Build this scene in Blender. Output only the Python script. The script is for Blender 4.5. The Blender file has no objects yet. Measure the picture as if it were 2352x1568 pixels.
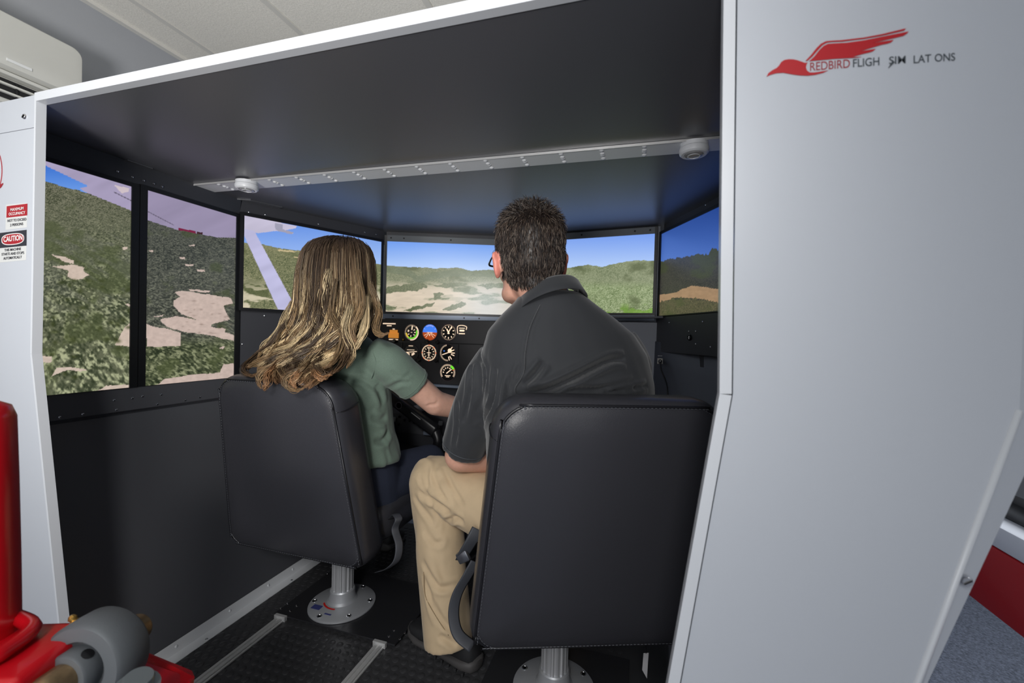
import bpy, bmesh, math, random
import numpy as np
from mathutils import Vector, Matrix
random.seed(7); RNG = np.random.default_rng(7)
S = bpy.context.scene
COL = S.collection

# ---------------------------------------------------------------- camera
F = 988.0                                     # focal length in pixels of the 2352 x 1568 frame
CAM = np.array([.68, -.72, 1.0])
def cam_axes(yaw=-.2909, pit=-.01525, rol=.02607):
    cy, sy, cp, sp, cr, sr = math.cos(yaw), math.sin(yaw), math.cos(pit), math.sin(pit), math.cos(rol), math.sin(rol)
    fwd = np.array([sy*cp, cy*cp, sp]); rt = np.array([cy, -sy, 0.]); up = np.cross(rt, fwd)
    return np.array([cr*rt + sr*up, -sr*rt + cr*up, fwd])
AX = cam_axes()
cd = bpy.data.cameras.new('camera'); cam = bpy.data.objects.new('camera', cd); COL.objects.link(cam)
cd.sensor_fit = 'HORIZONTAL'; cd.sensor_width = 36; cd.lens = F/2352*36; cd.clip_start = .02; cd.clip_end = 60
mw = Matrix.Identity(4)
for i in range(3):
    mw[i][0] = AX[0][i]; mw[i][1] = AX[1][i]; mw[i][2] = -AX[2][i]; mw[i][3] = CAM[i]
cam.matrix_world = mw
cd.dof.use_dof = True; cd.dof.focus_distance = 1.25; cd.dof.aperture_fstop = 4.0
S.camera = cam
def ray(u, v): return AX.T @ np.array([(u-1176)/F, -(v-784)/F, 1.])
def P(u, v, y):                               # the point of the place at depth y seen at photo pixel u, v
    d = ray(u, v); return CAM + d*(y-CAM[1])/d[1]
def PZ(u, v, z):
    d = ray(u, v); return CAM + d*(z-CAM[2])/d[2]
def PX(u, v, x):
    d = ray(u, v); return CAM + d*(x-CAM[0])/d[0]
def proj(p):
    q = (np.asarray(p)-CAM) @ AX.T
    return np.stack([1176+F*q[..., 0]/q[..., 2], 784-F*q[..., 1]/q[..., 2]], -1)

# ---------------------------------------------------------------- light
w = bpy.data.worlds.new('world'); S.world = w; w.use_nodes = True
w.node_tree.nodes['Background'].inputs[0].default_value = (.93, .96, 1, 1)
w.node_tree.nodes['Background'].inputs[1].default_value = .86
def area(name, loc, target, size, power, col=(1, 1, 1), sizey=None):
    l = bpy.data.lights.new(name, 'AREA'); l.energy = power; l.color = col; l.size = size
    if sizey: l.shape = 'RECTANGLE'; l.size_y = sizey
    o = bpy.data.objects.new(name, l); COL.objects.link(o); o.location = loc
    d = Vector(target)-Vector(loc); o.rotation_euler = d.to_track_quat('-Z', 'Y').to_euler()
    return o
fl = bpy.data.lights.new('camera_flash', 'SPOT'); fl.energy = 84; fl.color = (1, .985, .96); fl.shadow_soft_size = .16; fl.spot_size = math.radians(72); fl.spot_blend = 1.
fo = bpy.data.objects.new('camera_flash', fl); COL.objects.link(fo); fo.location = (.70, -1.75, 1.72); fo.rotation_euler = (Vector((-.20, .4, .75))-Vector(fo.location)).to_track_quat('-Z', 'Y').to_euler()
st_ = bpy.data.lights.new('ceiling_fill_spot', 'SPOT'); st_.energy = 215; st_.color = (1, .98, .95); st_.shadow_soft_size = .30; st_.spot_size = math.radians(80); st_.spot_blend = 1.  # added upward fill that brightens the room and cabin ceilings
so_ = bpy.data.objects.new('ceiling_fill_spot', st_); COL.objects.link(so_); so_.location = (.42, -2.0, .72); so_.rotation_euler = (Vector((-.65, .4, 2.1))-Vector(so_.location)).to_track_quat('-Z', 'Y').to_euler()
area('ceiling_area_light', (.2, -1.9, 2.2), (.2, -1.9, 0), 1.2, 16, (.95, .98, 1), .6)
area('ceiling_area_light', (2.3, .9, 2.2), (2.3, .9, 0), 1.2, 30, (.95, .98, 1), .6)  # added overhead fill for the right side of the room
S.view_settings.view_transform = 'Standard'; S.view_settings.look = 'None'
S.view_settings.exposure = 0; S.view_settings.gamma = 1; S.view_settings.use_curve_mapping = False

# ---------------------------------------------------------------- helpers
def lin(c):
    c = np.asarray(c, float)/255.
    return np.where(c <= .04045, c/12.92, ((c+.055)/1.055)**2.4)
def rgba(c): return (*[float(x) for x in lin(c)], 1.)
MATS = {}
def mat(name, col, rough=.5, metal=0., spec=.5, bump=None, emit=0., var=None, attr=None, coat=0., sheen=0., trans=0.):
    """procedural principled material; bump=(scale,strength,distance), var=(scale,amount) value variation"""
    if name in MATS: return MATS[name]
    m = bpy.data.materials.new(name); m.use_nodes = True; nt = m.node_tree; b = nt.nodes['Principled BSDF']
    b.inputs['Base Color'].default_value = rgba(col); b.inputs['Roughness'].default_value = rough
    b.inputs['Metallic'].default_value = metal; b.inputs['Specular IOR Level'].default_value = spec
    b.inputs['Coat Weight'].default_value = coat
    if sheen: b.inputs['Sheen Weight'].default_value = sheen
    if emit:
        b.inputs['Emission Color'].default_value = rgba(col); b.inputs['Emission Strength'].default_value = emit
    tc = nt.nodes.new('ShaderNodeTexCoord')
    if attr:
        a = nt.nodes.new('ShaderNodeAttribute'); a.attribute_name = attr
        if emit:
            nt.links.new(a.outputs['Color'], b.inputs['Emission Color']); b.inputs['Base Color'].default_value = (.004, .004, .005, 1)
        else: nt.links.new(a.outputs['Color'], b.inputs['Base Color'])
    if var:
        n = nt.nodes.new('ShaderNodeTexNoise'); n.inputs['Scale'].default_value = var[0]; n.inputs['Detail'].default_value = 5
        nt.links.new(tc.outputs['Object'], n.inputs['Vector'])
        r = nt.nodes.new('ShaderNodeMapRange'); r.inputs[1].default_value = .3; r.inputs[2].default_value = .7
        r.inputs[3].default_value = 1-var[1]; r.inputs[4].default_value = 1+var[1]
        nt.links.new(n.outputs['Fac'], r.inputs[0])
        mx = nt.nodes.new('ShaderNodeVectorMath'); mx.operation = 'SCALE'
        mx.inputs[0].default_value = [float(x) for x in lin(col)]
        if attr: nt.links.new(a.outputs['Color'], mx.inputs[0])
        nt.links.new(r.outputs[0], mx.inputs['Scale']); nt.links.new(mx.outputs[0], b.inputs['Base Color'])
    if bump:
        n = nt.nodes.new('ShaderNodeTexNoise'); n.inputs['Scale'].default_value = bump[0]; n.inputs['Detail'].default_value = 4
        nt.links.new(tc.outputs['Object'], n.inputs['Vector'])
        bp = nt.nodes.new('ShaderNodeBump'); bp.inputs['Strength'].default_value = bump[1]
        bp.inputs['Distance'].default_value = bump[2] if len(bump) > 2 else .002
        nt.links.new(n.outputs['Fac'], bp.inputs['Height']); nt.links.new(bp.outputs['Normal'], b.inputs['Normal'])
    MATS[name] = m; return m

OFF = {}                                       # world offset of every object's own origin
def thing(name, loc, label, cat, group=None, kind=None):
    o = bpy.data.objects.new(name, None); COL.objects.link(o); o.location = loc; o.empty_display_size = .05
    OFF[o.name] = np.array(loc, float); return tag(o, label, cat, group, kind)
def tag(o, label=None, cat=None, group=None, kind=None):
    if label: o['label'] = label
    if cat: o['category'] = cat
    if group: o['group'] = group
    if kind: o['kind'] = kind
    return o
def link(name, me, parent=None, loc=(0, 0, 0), rot=None):
    """loc is given in world space"""
    o = bpy.data.objects.new(name, me); COL.objects.link(o)
    po = OFF[parent.name] if parent else np.zeros(3)
    o.parent = parent; o.location = np.asarray(loc, float)-po
    if rot is not None: o.rotation_euler = rot
    OFF[o.name] = np.asarray(loc, float); return o
class MB:
    def __init__(s): s.v = []; s.f = []; s.n = 0
    def add(s, v, f, M=None):
        v = np.asarray(v, float).reshape(-1, 3)
        if M is not None:
            M = np.asarray(M, float); v = v @ M[:3, :3].T + M[:3, 3]
        s.v.append(v); s.f += [tuple(i+s.n for i in q) for q in f]; s.n += len(v); return s
    def mesh(s, name, m=None, smooth=False, org=None):
        v = np.concatenate(s.v); 
        if org is not None: v = v-np.asarray(org)
        me = bpy.data.meshes.new(name); me.from_pydata(v.tolist(), [], s.f); me.update()
        if m: me.materials.append(m)
        if smooth is True: me.polygons.foreach_set('use_smooth', [True]*len(me.polygons))
        elif smooth:
            me.polygons.foreach_set('use_smooth', [True]*len(me.polygons)); me.set_sharp_from_angle(angle=math.radians(smooth))
        return me
    def build(s, name, m, parent=None, smooth=False, org=None, fix=True):
        po = OFF[parent.name] if parent else np.zeros(3)
        if org is None: org = po if parent else np.concatenate(s.v).mean(0)
        me = s.mesh(name, m, smooth, org)
        if fix:
            bm = bmesh.new(); bm.from_mesh(me); bmesh.ops.recalc_face_normals(bm, faces=bm.faces); bm.to_mesh(me); bm.free()
        return link(name, me, parent, org)
def Rz(a, loc=(0, 0, 0)):
    M = np.eye(4); c, s_ = math.cos(a), math.sin(a); M[:2, :2] = [[c, -s_], [s_, c]]; M[:3, 3] = loc; return M
def frame(loc, x, y, z):
    M = np.eye(4); M[:3, 0] = x; M[:3, 1] = y; M[:3, 2] = z; M[:3, 3] = loc; return M
def basis(d):
    d = np.asarray(d, float); d = d/np.linalg.norm(d); h = np.array([0, 0, 1.]) if abs(d[2]) < .9 else np.array([1., 0, 0])
    a = np.cross(h, d); a /= np.linalg.norm(a); return a, np.cross(d, a), d
_bx = {}
def box(mb, c, s, bev=0., seg=2, M=None):
    """bevelled box: c centre, s full size"""
    if bev <= 0:
        x, y, z = np.array(s)/2.
        v = np.array([(i, j, k) for k in (-z, z) for j in (-y, y) for i in (-x, x)])+np.array(c)
        return mb.add(v, [(0, 2, 3, 1), (4, 5, 7, 6), (0, 1, 5, 4), (2, 6, 7, 3), (0, 4, 6, 2), (1, 3, 7, 5)], M)
    bm = bmesh.new(); bmesh.ops.create_cube(bm, size=1)
    bmesh.ops.scale(bm, vec=s, verts=bm.verts)
    bmesh.ops.bevel(bm, geom=bm.edges[:], offset=bev, segments=seg, profile=.5, affect='EDGES')
    bm.verts.ensure_lookup_table()
    v = np.array([x.co[:] for x in bm.verts])+np.array(c); f = [tuple(x.index for x in q.verts) for q in bm.faces]; bm.free()
    return mb.add(v, f, M)
def rings(mb, R, closed=True, cap=True, M=None):
    """loft of point rings, each n x 3"""
    n = len(R[0]); v = np.concatenate(R); f = []
    for i in range(len(R)-1):
        for j in range(n if closed else n-1):
            a, b = i*n+j, i*n+(j+1) % n; f.append((a, b, b+n, a+n))
    if cap: f += [tuple(range(n))[::-1], tuple(range((len(R)-1)*n, len(R)*n))]
    return mb.add(v, f, M)
def lathe(mb, prof, c=(0, 0, 0), d=(0, 0, 1), n=24, M=None):
    """prof: (radius, height) list about axis d from point c"""
    a, b, d = basis(d); t = np.linspace(0, 2*np.pi, n, endpoint=False); R = []
    for r, h in prof: R.append(np.asarray(c)+h*d+r*(np.cos(t)[:, None]*a+np.sin(t)[:, None]*b))
    return rings(mb, R, M=M)
def catmull(pts, k=6):
    p = np.asarray(pts, float)
    if len(p) < 3 or k < 2: return p
    q = np.vstack([2*p[0]-p[1], p, 2*p[-1]-p[-2]]); out = []
    for i in range(1, len(q)-2):
        for t in np.linspace(0, 1, k, endpoint=False):
            out.append(.5*((2*q[i])+(-q[i-1]+q[i+1])*t+(2*q[i-1]-5*q[i]+4*q[i+1]-q[i+2])*t*t+(-q[i-1]+3*q[i]-3*q[i+1]+q[i+2])*t**3))
    out.append(q[-2]); return np.array(out)
def tube(mb, pts, r, n=10, k=6, ry=None, up=None, M=None):
    """round (or flat, with ry) tube through points; r scalar or list"""
    p = catmull(pts, k); m = len(p)
    rr = np.interp(np.linspace(0, 1, m), np.linspace(0, 1, len(r)), r) if np.ndim(r) else np.full(m, r)
    t = np.linspace(0, 2*np.pi, n, endpoint=False); R = []; T = np.gradient(p, axis=0); T /= np.linalg.norm(T, axis=1)[:, None]+1e-12
    a = np.asarray(up, float) if up is not None else basis(T[0])[0]
    for i in range(m):
        if up is not None: a = np.asarray(up, float)
        a = a-T[i]*(a@T[i]); a = a/(np.linalg.norm(a)+1e-12); b = np.cross(T[i], a)
        R.append(p[i]+rr[i]*np.cos(t)[:, None]*a+(ry if ry else rr[i])*np.sin(t)[:, None]*b)
    return rings(mb, R, M=M)
def ell(mb, c, r, n=16, M=None, rot=None):
    th = np.linspace(0, np.pi, n//2+1)[1:-1]; t = np.linspace(0, 2*np.pi, n, endpoint=False); R = []
    for a in th: R.append(np.stack([np.sin(a)*np.cos(t), np.sin(a)*np.sin(t), np.full(n, np.cos(a))], 1))
    v = np.concatenate(R)*np.array(r); v = np.vstack([v, [0, 0, r[2]], [0, 0, -r[2]]])
    if rot is not None: v = v @ np.asarray(rot)[:3, :3].T
    f = []; m = len(R)
    for i in range(m-1):
        for j in range(n): f.append((i*n+j, (i+1)*n+j, (i+1)*n+(j+1) % n, i*n+(j+1) % n))
    T, B = m*n, m*n+1
    for j in range(n): f.append((T, j, (j+1) % n)); f.append((B, (m-1)*n+(j+1) % n, (m-1)*n+j))
    return mb.add(v+np.array(c), f, M)
def cone(mb, a, b, ra, rb, n=16):
    """tapered limb with round ends"""
    a, b = np.asarray(a, float), np.asarray(b, float); L = np.linalg.norm(b-a); pr = []
    for t in np.linspace(-90, 0, 6)[1:]: pr.append((ra*math.cos(math.radians(t)), ra*math.sin(math.radians(t))))
    for t in np.linspace(0, 90, 6)[:-1]: pr.append((rb*math.cos(math.radians(t)), L+rb*math.sin(math.radians(t))))
    return lathe(mb, [(.001, -ra)]+pr+[(.001, L+rb)], a, b-a, n)
def prism(mb, poly, d, M=None):
    """polygon (n x 3) extruded along vector d"""
    p = np.asarray(poly, float); return rings(mb, [p, p+np.asarray(d, float)], M=M)
def poly_flat(mb, poly): return mb.add(poly, [tuple(range(len(poly)))])
def textmesh(txt, size, M, m, name, parent, sx=1., depth=.0004, align='LEFT', sp=1., bold=0.):
    cu = bpy.data.curves.new(name, 'FONT'); cu.body = txt; cu.size = size; cu.extrude = depth; cu.align_x = align; cu.space_character = sp; cu.offset = bold
    o = bpy.data.objects.new(name, cu); COL.objects.link(o)
    dg = bpy.context.evaluated_depsgraph_get(); me = bpy.data.meshes.new_from_object(o.evaluated_get(dg))
    bpy.data.objects.remove(o); bpy.data.curves.remove(cu)
    v = np.empty(len(me.vertices)*3); me.vertices.foreach_get('co', v); v = v.reshape(-1, 3)*np.array([sx, 1, 1])
    v = v @ M[:3, :3].T + M[:3, 3]; po = OFF[parent.name]; me.vertices.foreach_set('co', (v-po).ravel()); me.update()
    me.materials.clear(); me.materials.append(m); me.name = name
    return link(name, me, parent, po)
# noise
_T = RNG.random((256, 256))
def vnoise(x, y):
    xi, yi = np.floor(x).astype(int), np.floor(y).astype(int); fx, fy = x-xi, y-yi
    fx, fy = fx*fx*(3-2*fx), fy*fy*(3-2*fy); g = lambda a, b: _T[a % 256, b % 256]
    return (g(xi, yi)*(1-fx)+g(xi+1, yi)*fx)*(1-fy)+(g(xi, yi+1)*(1-fx)+g(xi+1, yi+1)*fx)*fy
def fbm(x, y, o=4):
    s_ = 0; a = .5
    for i in range(o): s_ = s_+a*vnoise(x*2**i+17.3*i, y*2**i+5.1*i); a *= .5
    return s_/(1-.5**o)
def inpoly(u, v, poly):
    p = np.asarray(poly, float); c = np.zeros(u.shape, bool); j = len(p)-1
    for i in range(len(p)):
        (xi, yi), (xj, yj) = p[i], p[j]
        if yi != yj: c ^= ((yi > v) != (yj > v)) & (u < (xj-xi)*(v-yi)/(yj-yi)+xi)
        j = i
    return c
def sstep(a, b, x): t = np.clip((x-a)/(b-a), 0, 1); return t*t*(3-2*t)
# ================================================================ the room
M_WALL = mat('grey_wall_paint', (172, 175, 181), .7, bump=(220, .08))
M_TILE = mat('ceiling_tile', (243, 240, 232), .9, bump=(160, .35, .003), var=(260, .10))
M_TBAR = mat('ceiling_grid', (226, 224, 218), .5)
M_CARPET = mat('blue_grey_carpet', (118, 126, 144), .95, bump=(220, .9, .006), var=(110, .45))
WX, CZ, FZ = -1.42, 2.25, -.45
mb = MB(); box(mb, ((WX+3.4)/2, .4, FZ-.05), (3.4-WX, 8, .1)); tag(mb.build('floor', M_CARPET), 'blue-grey carpet of the room around the simulator', 'floor', kind='structure')
mb = MB(); box(mb, (WX-.05, .4, .9), (.1, 8, 2.9)); tag(mb.build('wall_left', M_WALL), 'grey painted room wall behind the air conditioner', 'wall', kind='structure')
mb = MB(); box(mb, (3.45, .4, .9), (.1, 8, 2.9)); tag(mb.build('wall_right', M_WALL), 'grey painted room wall on the far right side', 'wall', kind='structure')
mb = MB(); box(mb, ((WX+3.4)/2, 4.35, .9), (3.4-WX, .1, 2.9)); tag(mb.build('wall_front', M_WALL), 'grey painted room wall hidden behind the simulator', 'wall', kind='structure')
mb = MB(); box(mb, ((WX+3.4)/2, .4, CZ+.08), (3.4-WX+.1, 8, .1)); ceil = tag(mb.build('ceiling', M_TBAR), 'suspended ceiling of speckled off-white tiles', 'ceiling', kind='structure')
xs = [WX+.01, -1.235, -.735, -.135, .465, 1.065, 1.665, 2.265, 2.865, 3.39]; ys = [-3.55, -2.35, -1.15, .05, 1.25, 2.45, 3.65, 4.3]
for i in range(len(xs)-1):
    for j in range(len(ys)-1):
        mb = MB(); box(mb, ((xs[i]+xs[i+1])/2, (ys[j]+ys[j+1])/2, CZ+.012), (xs[i+1]-xs[i]-.02, ys[j+1]-ys[j]-.02, .02), .004, 1); mb.build('ceiling_tile', M_TILE, ceil)
for x in xs[1:-1]:
    mb = MB(); box(mb, (x, .4, CZ+.002), (.024, 7.8, .008)); mb.build('grid_bar', M_TBAR, ceil)
mb = MB(); box(mb, (WX+.012, .4, CZ-.004), (.024, 7.8, .012)); mb.build('wall_angle', M_TBAR, ceil)

# air conditioner on the left wall
M_AC = mat('air_conditioner_plastic', (214, 214, 208), .35); M_ACD = mat('air_outlet_dark', (28, 28, 30), .6)
ac = thing('air_conditioner', (WX, -.05, 1.87), 'off-white split air conditioner on the grey wall, upper left', 'air conditioner')
mb = MB()
def rrect(a0, a1, b0, b1, r, n=6):
    o = []
    for cx, cy, t0 in ((a1-r, b1-r, 0), (a0+r, b1-r, 90), (a0+r, b0+r, 180), (a1-r, b0+r, 270)):
        for t in np.linspace(t0, t0+90, n): o.append((cx+r*math.cos(math.radians(t)), cy+r*math.sin(math.radians(t))))
    return np.array(o)
R = []
for x, ins in ((WX+.001, .006), (WX+.10, .0), (WX+.135, .003), (WX+.15, .012), (WX+.153, .03)):
    q = rrect(-.52+ins, .335-ins, 1.80+ins, 1.985-ins, .03); R.append(np.stack([np.full(len(q), x), q[:, 0], q[:, 1]], 1))
rings(mb, R); mb.build('front_cover', M_AC, ac, 40)
mb = MB(); box(mb, (WX+.071, -.0975, 1.793), (.14, .82, .012), .003); mb.build('lip', M_AC, ac)
mb = MB(); box(mb, (WX+.06, -.0975, 1.745), (.118, .82, .085), .01); mb.build('lower_housing', M_AC, ac)
mb = MB(); box(mb, (WX+.121, -.0975, 1.748), (.006, .76, .06)); mb.build('air_outlet', M_ACD, ac)
for k in range(2):
    mb = MB(); box(mb, (WX+.128, -.0975, 1.735+.026*k), (.012, .76, .007), .002); mb.build('louver', M_AC, ac)
for k in range(9):
    mb = MB(); box(mb, (WX+.124, -.43+.085*k, 1.748), (.012, .004, .056)); mb.build('vane', M_ACD, ac)
mb = MB(); box(mb, (WX+.154, .16, 1.83), (.002, .06, .009), .0008); mb.build('name_plate', mat('pale_badge', (236, 238, 238), .3), ac)

# ================================================================ simulator cabin
M_WHITE = mat('white_enamel', (188, 192, 199), .33, bump=(900, .03))
M_TRIM = mat('white_trim_profile', (206, 209, 214), .3)
M_ABS = mat('black_cabin_plastic', (84, 85, 90), .30, spec=.5, bump=(1100, .12, .0012))
M_ABS2 = mat('black_cabin_panel', (58, 59, 64), .45, spec=.45, bump=(1100, .12, .0012))
M_GREYP = mat('grey_cabin_panel', (124, 128, 138), .6, bump=(900, .15, .001))
M_FELT = mat('dark_grey_cabin_lining', (112, 116, 126), .8, bump=(900, .3, .001))
M_ALU = mat('brushed_aluminium', (206, 206, 206), .36, .45, bump=(300, .05))
M_ALUP = mat('painted_aluminium', (226, 228, 231), .40, .1)
M_SCREW = mat('bright_screw', (215, 215, 218), .22, 1.)
M_DSCREW = mat('dark_screw', (16, 16, 18), .35, .6)
YR, YI = -.092, -.077
cabin = thing('flight_simulator_cabin', (.067, .6, 0), 'white flight simulator cabin, dark inside, filling the picture', 'simulator cabin')
OL = [(-.642, 1.4995), (-.649, .928), (-.486, 0.)]         # left edge of the rear opening, top to bottom
ORR = [(.770, 1.4975), (.782, .929), (.661, 0.)]
XO = 1.129; XOL = -.995; BOT = -.12
def outer(z, right): 
    x = (1.129-max(0, .93-z)*.31) if right else (-.995+max(0, .93-z)*.28)
    return x
def slab(poly, y0, y1): 
    mb = MB(); prism(mb, [(x, y0, z) for x, z in poly], (0, y1-y0, 0)); return mb
TW = .006; TWR = .0145
# opening trim: a slim white profile in five lengths
def trim_piece(p0, p1, o0, o1):
    mb = MB(); prism(mb, [(p0[0], YR-.003, p0[1]), (p1[0], YR-.003, p1[1]), (o1[0], YR-.003, o1[1]), (o0[0], YR-.003, o0[1])], (0, YI-YR+.003, 0))
    mb.build('opening_trim', M_TRIM, cabin)
TZ = 1.5185
trim_piece(OL[0], OL[1], (OL[0][0]-TW, 1.4995), (OL[1][0]-TW, .929)); trim_piece(OL[1], OL[2], (OL[1][0]-TW, .927), (OL[2][0]-TW, 0))
trim_piece(ORR[0], ORR[1], (ORR[0][0]+TWR, 1.4975), (ORR[1][0]+TWR, .930)); trim_piece(ORR[1], ORR[2], (ORR[1][0]+TWR, .928), (ORR[2][0]+TWR, 0))
trim_piece((OL[0][0]-TW, 1.4995), (ORR[0][0]+TWR, 1.4975), (OL[0][0]-TW, TZ), (ORR[0][0]+TWR, TZ))
g = .0022                                                   # joint between trim and panels
# rear panels
pr = [(ORR[0][0]+TWR+g, TZ), (ORR[1][0]+TWR+g, .929), (ORR[2][0]+TWR+g, 0), (.640+TWR, BOT), (outer(BOT, 1)-.010, BOT), (outer(.55, 1)-.015, .55), (outer(.93, 1)-.038, .93), (XO-.038, TZ)]
slab(pr, YR, YI).build('rear_panel', M_WHITE, cabin)
pl_top = [(OL[0][0]-TW-.001, 1.443), (OL[0][0]-TW-.001, TZ-.003), (XOL+.018, TZ-.003), (XOL+.018, 1.443)]
slab(pl_top, YR, YI).build('rear_panel', M_WHITE, cabin)
pl = [(OL[0][0]-TW-g*.4, 1.4415), (OL[1][0]-TW-g*.4, .928), (OL[2][0]-TW-g*.4, 0), (-.46, BOT), (outer(BOT, 0)+.018, BOT), (outer(.93, 0)+.018, .93), (XOL+.018, 1.4415)]
slab(pl, YR, YI).build('rear_panel', M_WHITE, cabin)
# corner flanges and exterior skins
for s in (0, 1):
    ez = lambda z: np.interp(z, [BOT, .55, .93], [.010, .015, .038]) if s else -.018
    mb2 = MB(); tube(mb2, [(outer(z)-ez(z), YR+.001, z) if 0 else (outer(z, s)-ez(z), YR+.001, z) for z in (BOT, .55, .93)], .004, 8, 1); mb2.build('panel_bead', M_TRIM, cabin, True)
    for za, zb in ((BOT, .55), (.55, .93), (.93, TZ)):
        mb = MB(); prism(mb, [(outer(za, s)-ez(za), YR+.002, za), (outer(zb, s)-ez(zb), YR+.002, zb), (outer(zb, s), YR+.012, zb), (outer(za, s), YR+.012, za)], (0, .03, 0)); mb.build('corner_flange', M_WHITE, cabin)
        mb = MB(); prism(mb, [(outer(za, s), YR+.012, za), (outer(zb, s), YR+.012, zb), (outer(zb, s)-(.008 if s else -.008), YR+.012, zb), (outer(za, s)-(.008 if s else -.008), YR+.012, za)], (0, 1.30, 0)); mb.build('side_panel', M_WHITE, cabin)
for x, z, y in ((P(2219, 1334, YR+.004)[0], P(2219, 1334, YR+.004)[2], YR+.004), (P(57, 268, YR)[0], P(57, 268, YR)[2], YR)):
    mb = MB(); lathe(mb, [(.0001, -.003), (.0048, -.003), (.0062, -.001), (.0062, .002)], (x, y, z), (0, 1, 0), 16); mb.build('screw', M_SCREW, cabin, 40)
    mb = MB(); box(mb, (0, 0, 0), (.009, .0012, .0016), M=frame((x, y-.0034, z), (.8, 0, .6), (0, 1, 0), (-.6, 0, .8))); mb.build('screw_slot', M_DSCREW, cabin)
# roof and inner ceiling
mb = MB(); box(mb, (.067, .67, 1.511), (2.05, 1.49, .012)); mb.build('roof_skin', M_WHITE, cabin)
mb = MB(); box(mb, (.1, .69, 1.5025), (1.96, 1.53, .005)); cabin_ceiling = mb.build('interior_ceiling', M_ABS, cabin)
# left interior wall
XL = -.85
def wallbox(name, pts, z0, z1, m, th=.012, side=1):
    """vertical wall through plan points a->b, thickness to the side"""
    (ax, ay), (bx_, by) = pts; d = np.array([bx_-ax, by-ay]); d /= np.linalg.norm(d); n = np.array([-d[1], d[0]])*th*side
    mb = MB(); prism(mb, [(ax, ay, z0), (bx_, by, z0), (bx_+n[0], by+n[1], z0), (ax+n[0], ay+n[1], z0)], (0, 0, z1-z0)); return mb.build(name, m, cabin)
wallbox('interior_wall', ((XL, YI), (XL, .60)), .70, 1.50, M_ABS2, .012, 1)
mb = MB(); prism(mb, [(XL+.012, YI, .806), (XL+.012, YI, .735), (XL-.002, YI, .725), (XL-.002, YI, .806)], (0, .665, 0)); wl_band = mb.build('wall_band', M_ABS, cabin)
mb = MB(); prism(mb, [(XL, YI, .722), (-.655, YI, 0), (-.667, YI, 0), (XL-.012, YI, .722)], (0, 1.30, 0)); mb.build('lower_side_wall', M_ABS, cabin)
mb = MB(); prism(mb, [(XL+.002, YI, 1.50), (XL+.016, YI, 1.50), (XL+.006, YI, 1.438), (XL-.006, YI, 1.438)], (0, .67, 0)); mb.build('wall_top_rail', M_ABS2, cabin)
C3 = (-.825, .585), (-.545, 1.14); C4 = (-.545, 1.14), (.06, 1.36); C5 = (.06, 1.36), (.745, 1.275); C6 = (.745, 1.275), (1.045, .62)
def off2(seg, d):
    a, b = np.array(seg[0]), np.array(seg[1]); t = (b-a)/np.linalg.norm(b-a); n = np.array([-t[1], t[0]]); return tuple(a+n*d), tuple(b+n*d)
wallbox('interior_wall', off2(C3, .018), 0, 1.5, M_ABS2); wallbox('interior_wall', off2(C4, .03), .2, 1.5, M_ABS2)
wallbox('interior_wall', off2(C5, .03), .2, 1.5, M_GREYP); wallbox('interior_wall', off2(C6, .02), .9, 1.5, M_ABS2)
wallbox('interior_wall', ((1.05, .64), (1.05, YI)), .72, 1.5, M_ABS2)
mb = MB(); prism(mb, [(1.05, YI, .735), (.785, YI, 0), (.797, YI, 0), (1.062, YI, .735)], (0, 1.20, 0)); mb.build('lower_side_wall', M_ABS, cabin)
mb = MB(); prism(mb, [(XL, .585, 0), (-.52, 1.17, 0), (-.52, 1.5, 0), (XL, 1.5, 0)], (0, 0, .01)); mb.build('floor_corner', M_ABS2, cabin)
# right front lining that curves down under the dark box
mb = MB(); R = []
for t in np.linspace(0, 1, 9):
    b = math.sin(t*math.pi/2)
    q = lambda x, z: min(x, outer(z, 1)-.09); R.append([(q(.735+.02*b, .99-.8*t), 1.285-.05*b, .99-.80*t), (q(.90+.02*b, .965-.8*t), 1.0-.05*b, .965-.80*t), (q(1.04-.04*b, .93-.8*t), .70, .93-.80*t), (q(1.03-.10*b, .9-.8*t), .45, .90-.80*t)])
rings(mb, [np.array(r) for r in R], closed=False, cap=False); lining = mb.build('lower_lining', M_FELT, cabin, True, fix=False)
so = lining.modifiers.new('s', 'SOLIDIFY'); so.thickness = .01; so.offset = 0
wallbox('interior_wall', ((.40, 1.30), (.80, 1.26)), .25, 1.07, M_GREYP)
# floor
M_RUB = mat('black_studded_rubber', (60, 60, 62), .28, spec=.5, bump=(700, .1, .001))
mb = MB(); box(mb, (.06, .60, -.012), (1.45, 1.36, .024)); cfl = mb.build('cabin_floor', M_RUB, cabin)
mb = MB(); box(mb, (.06, .58, -.075), (1.2, 1.25, .10)); mb.build('floor_pan', M_ABS2, cabin)
ms = MB(); lathe(ms, [(.011, -.001), (.0105, .0012), (.009, .0019), (.0001, .0022)], n=14); coin = ms.mesh('stud', M_RUB, 35); rest = MB(); nc = 0; cand = []
for i in range(46):
    for j in range(47):
        x = -.645+.029*i+(.0145 if j % 2 else 0); y = -.085+.0285*j
        if x > .655: continue
        u, v = proj((x, y, 0)); vis = (330 < u < 1180 and 1290 < v < 1590)
        cand.append((not vis, -v, x, y))
cand.sort()
for k, (nv, _, x, y) in enumerate(cand):
    if k < 295 and not nv: link('stud', coin, cfl, (x, y, 0))
    else: lathe(rest, [(.011, -.001), (.0105, .0012), (.0001, .0022)], (x, y, 0), n=8)
tag(rest.build('floor_studs', M_RUB, cfl, 35), kind='stuff')
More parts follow.
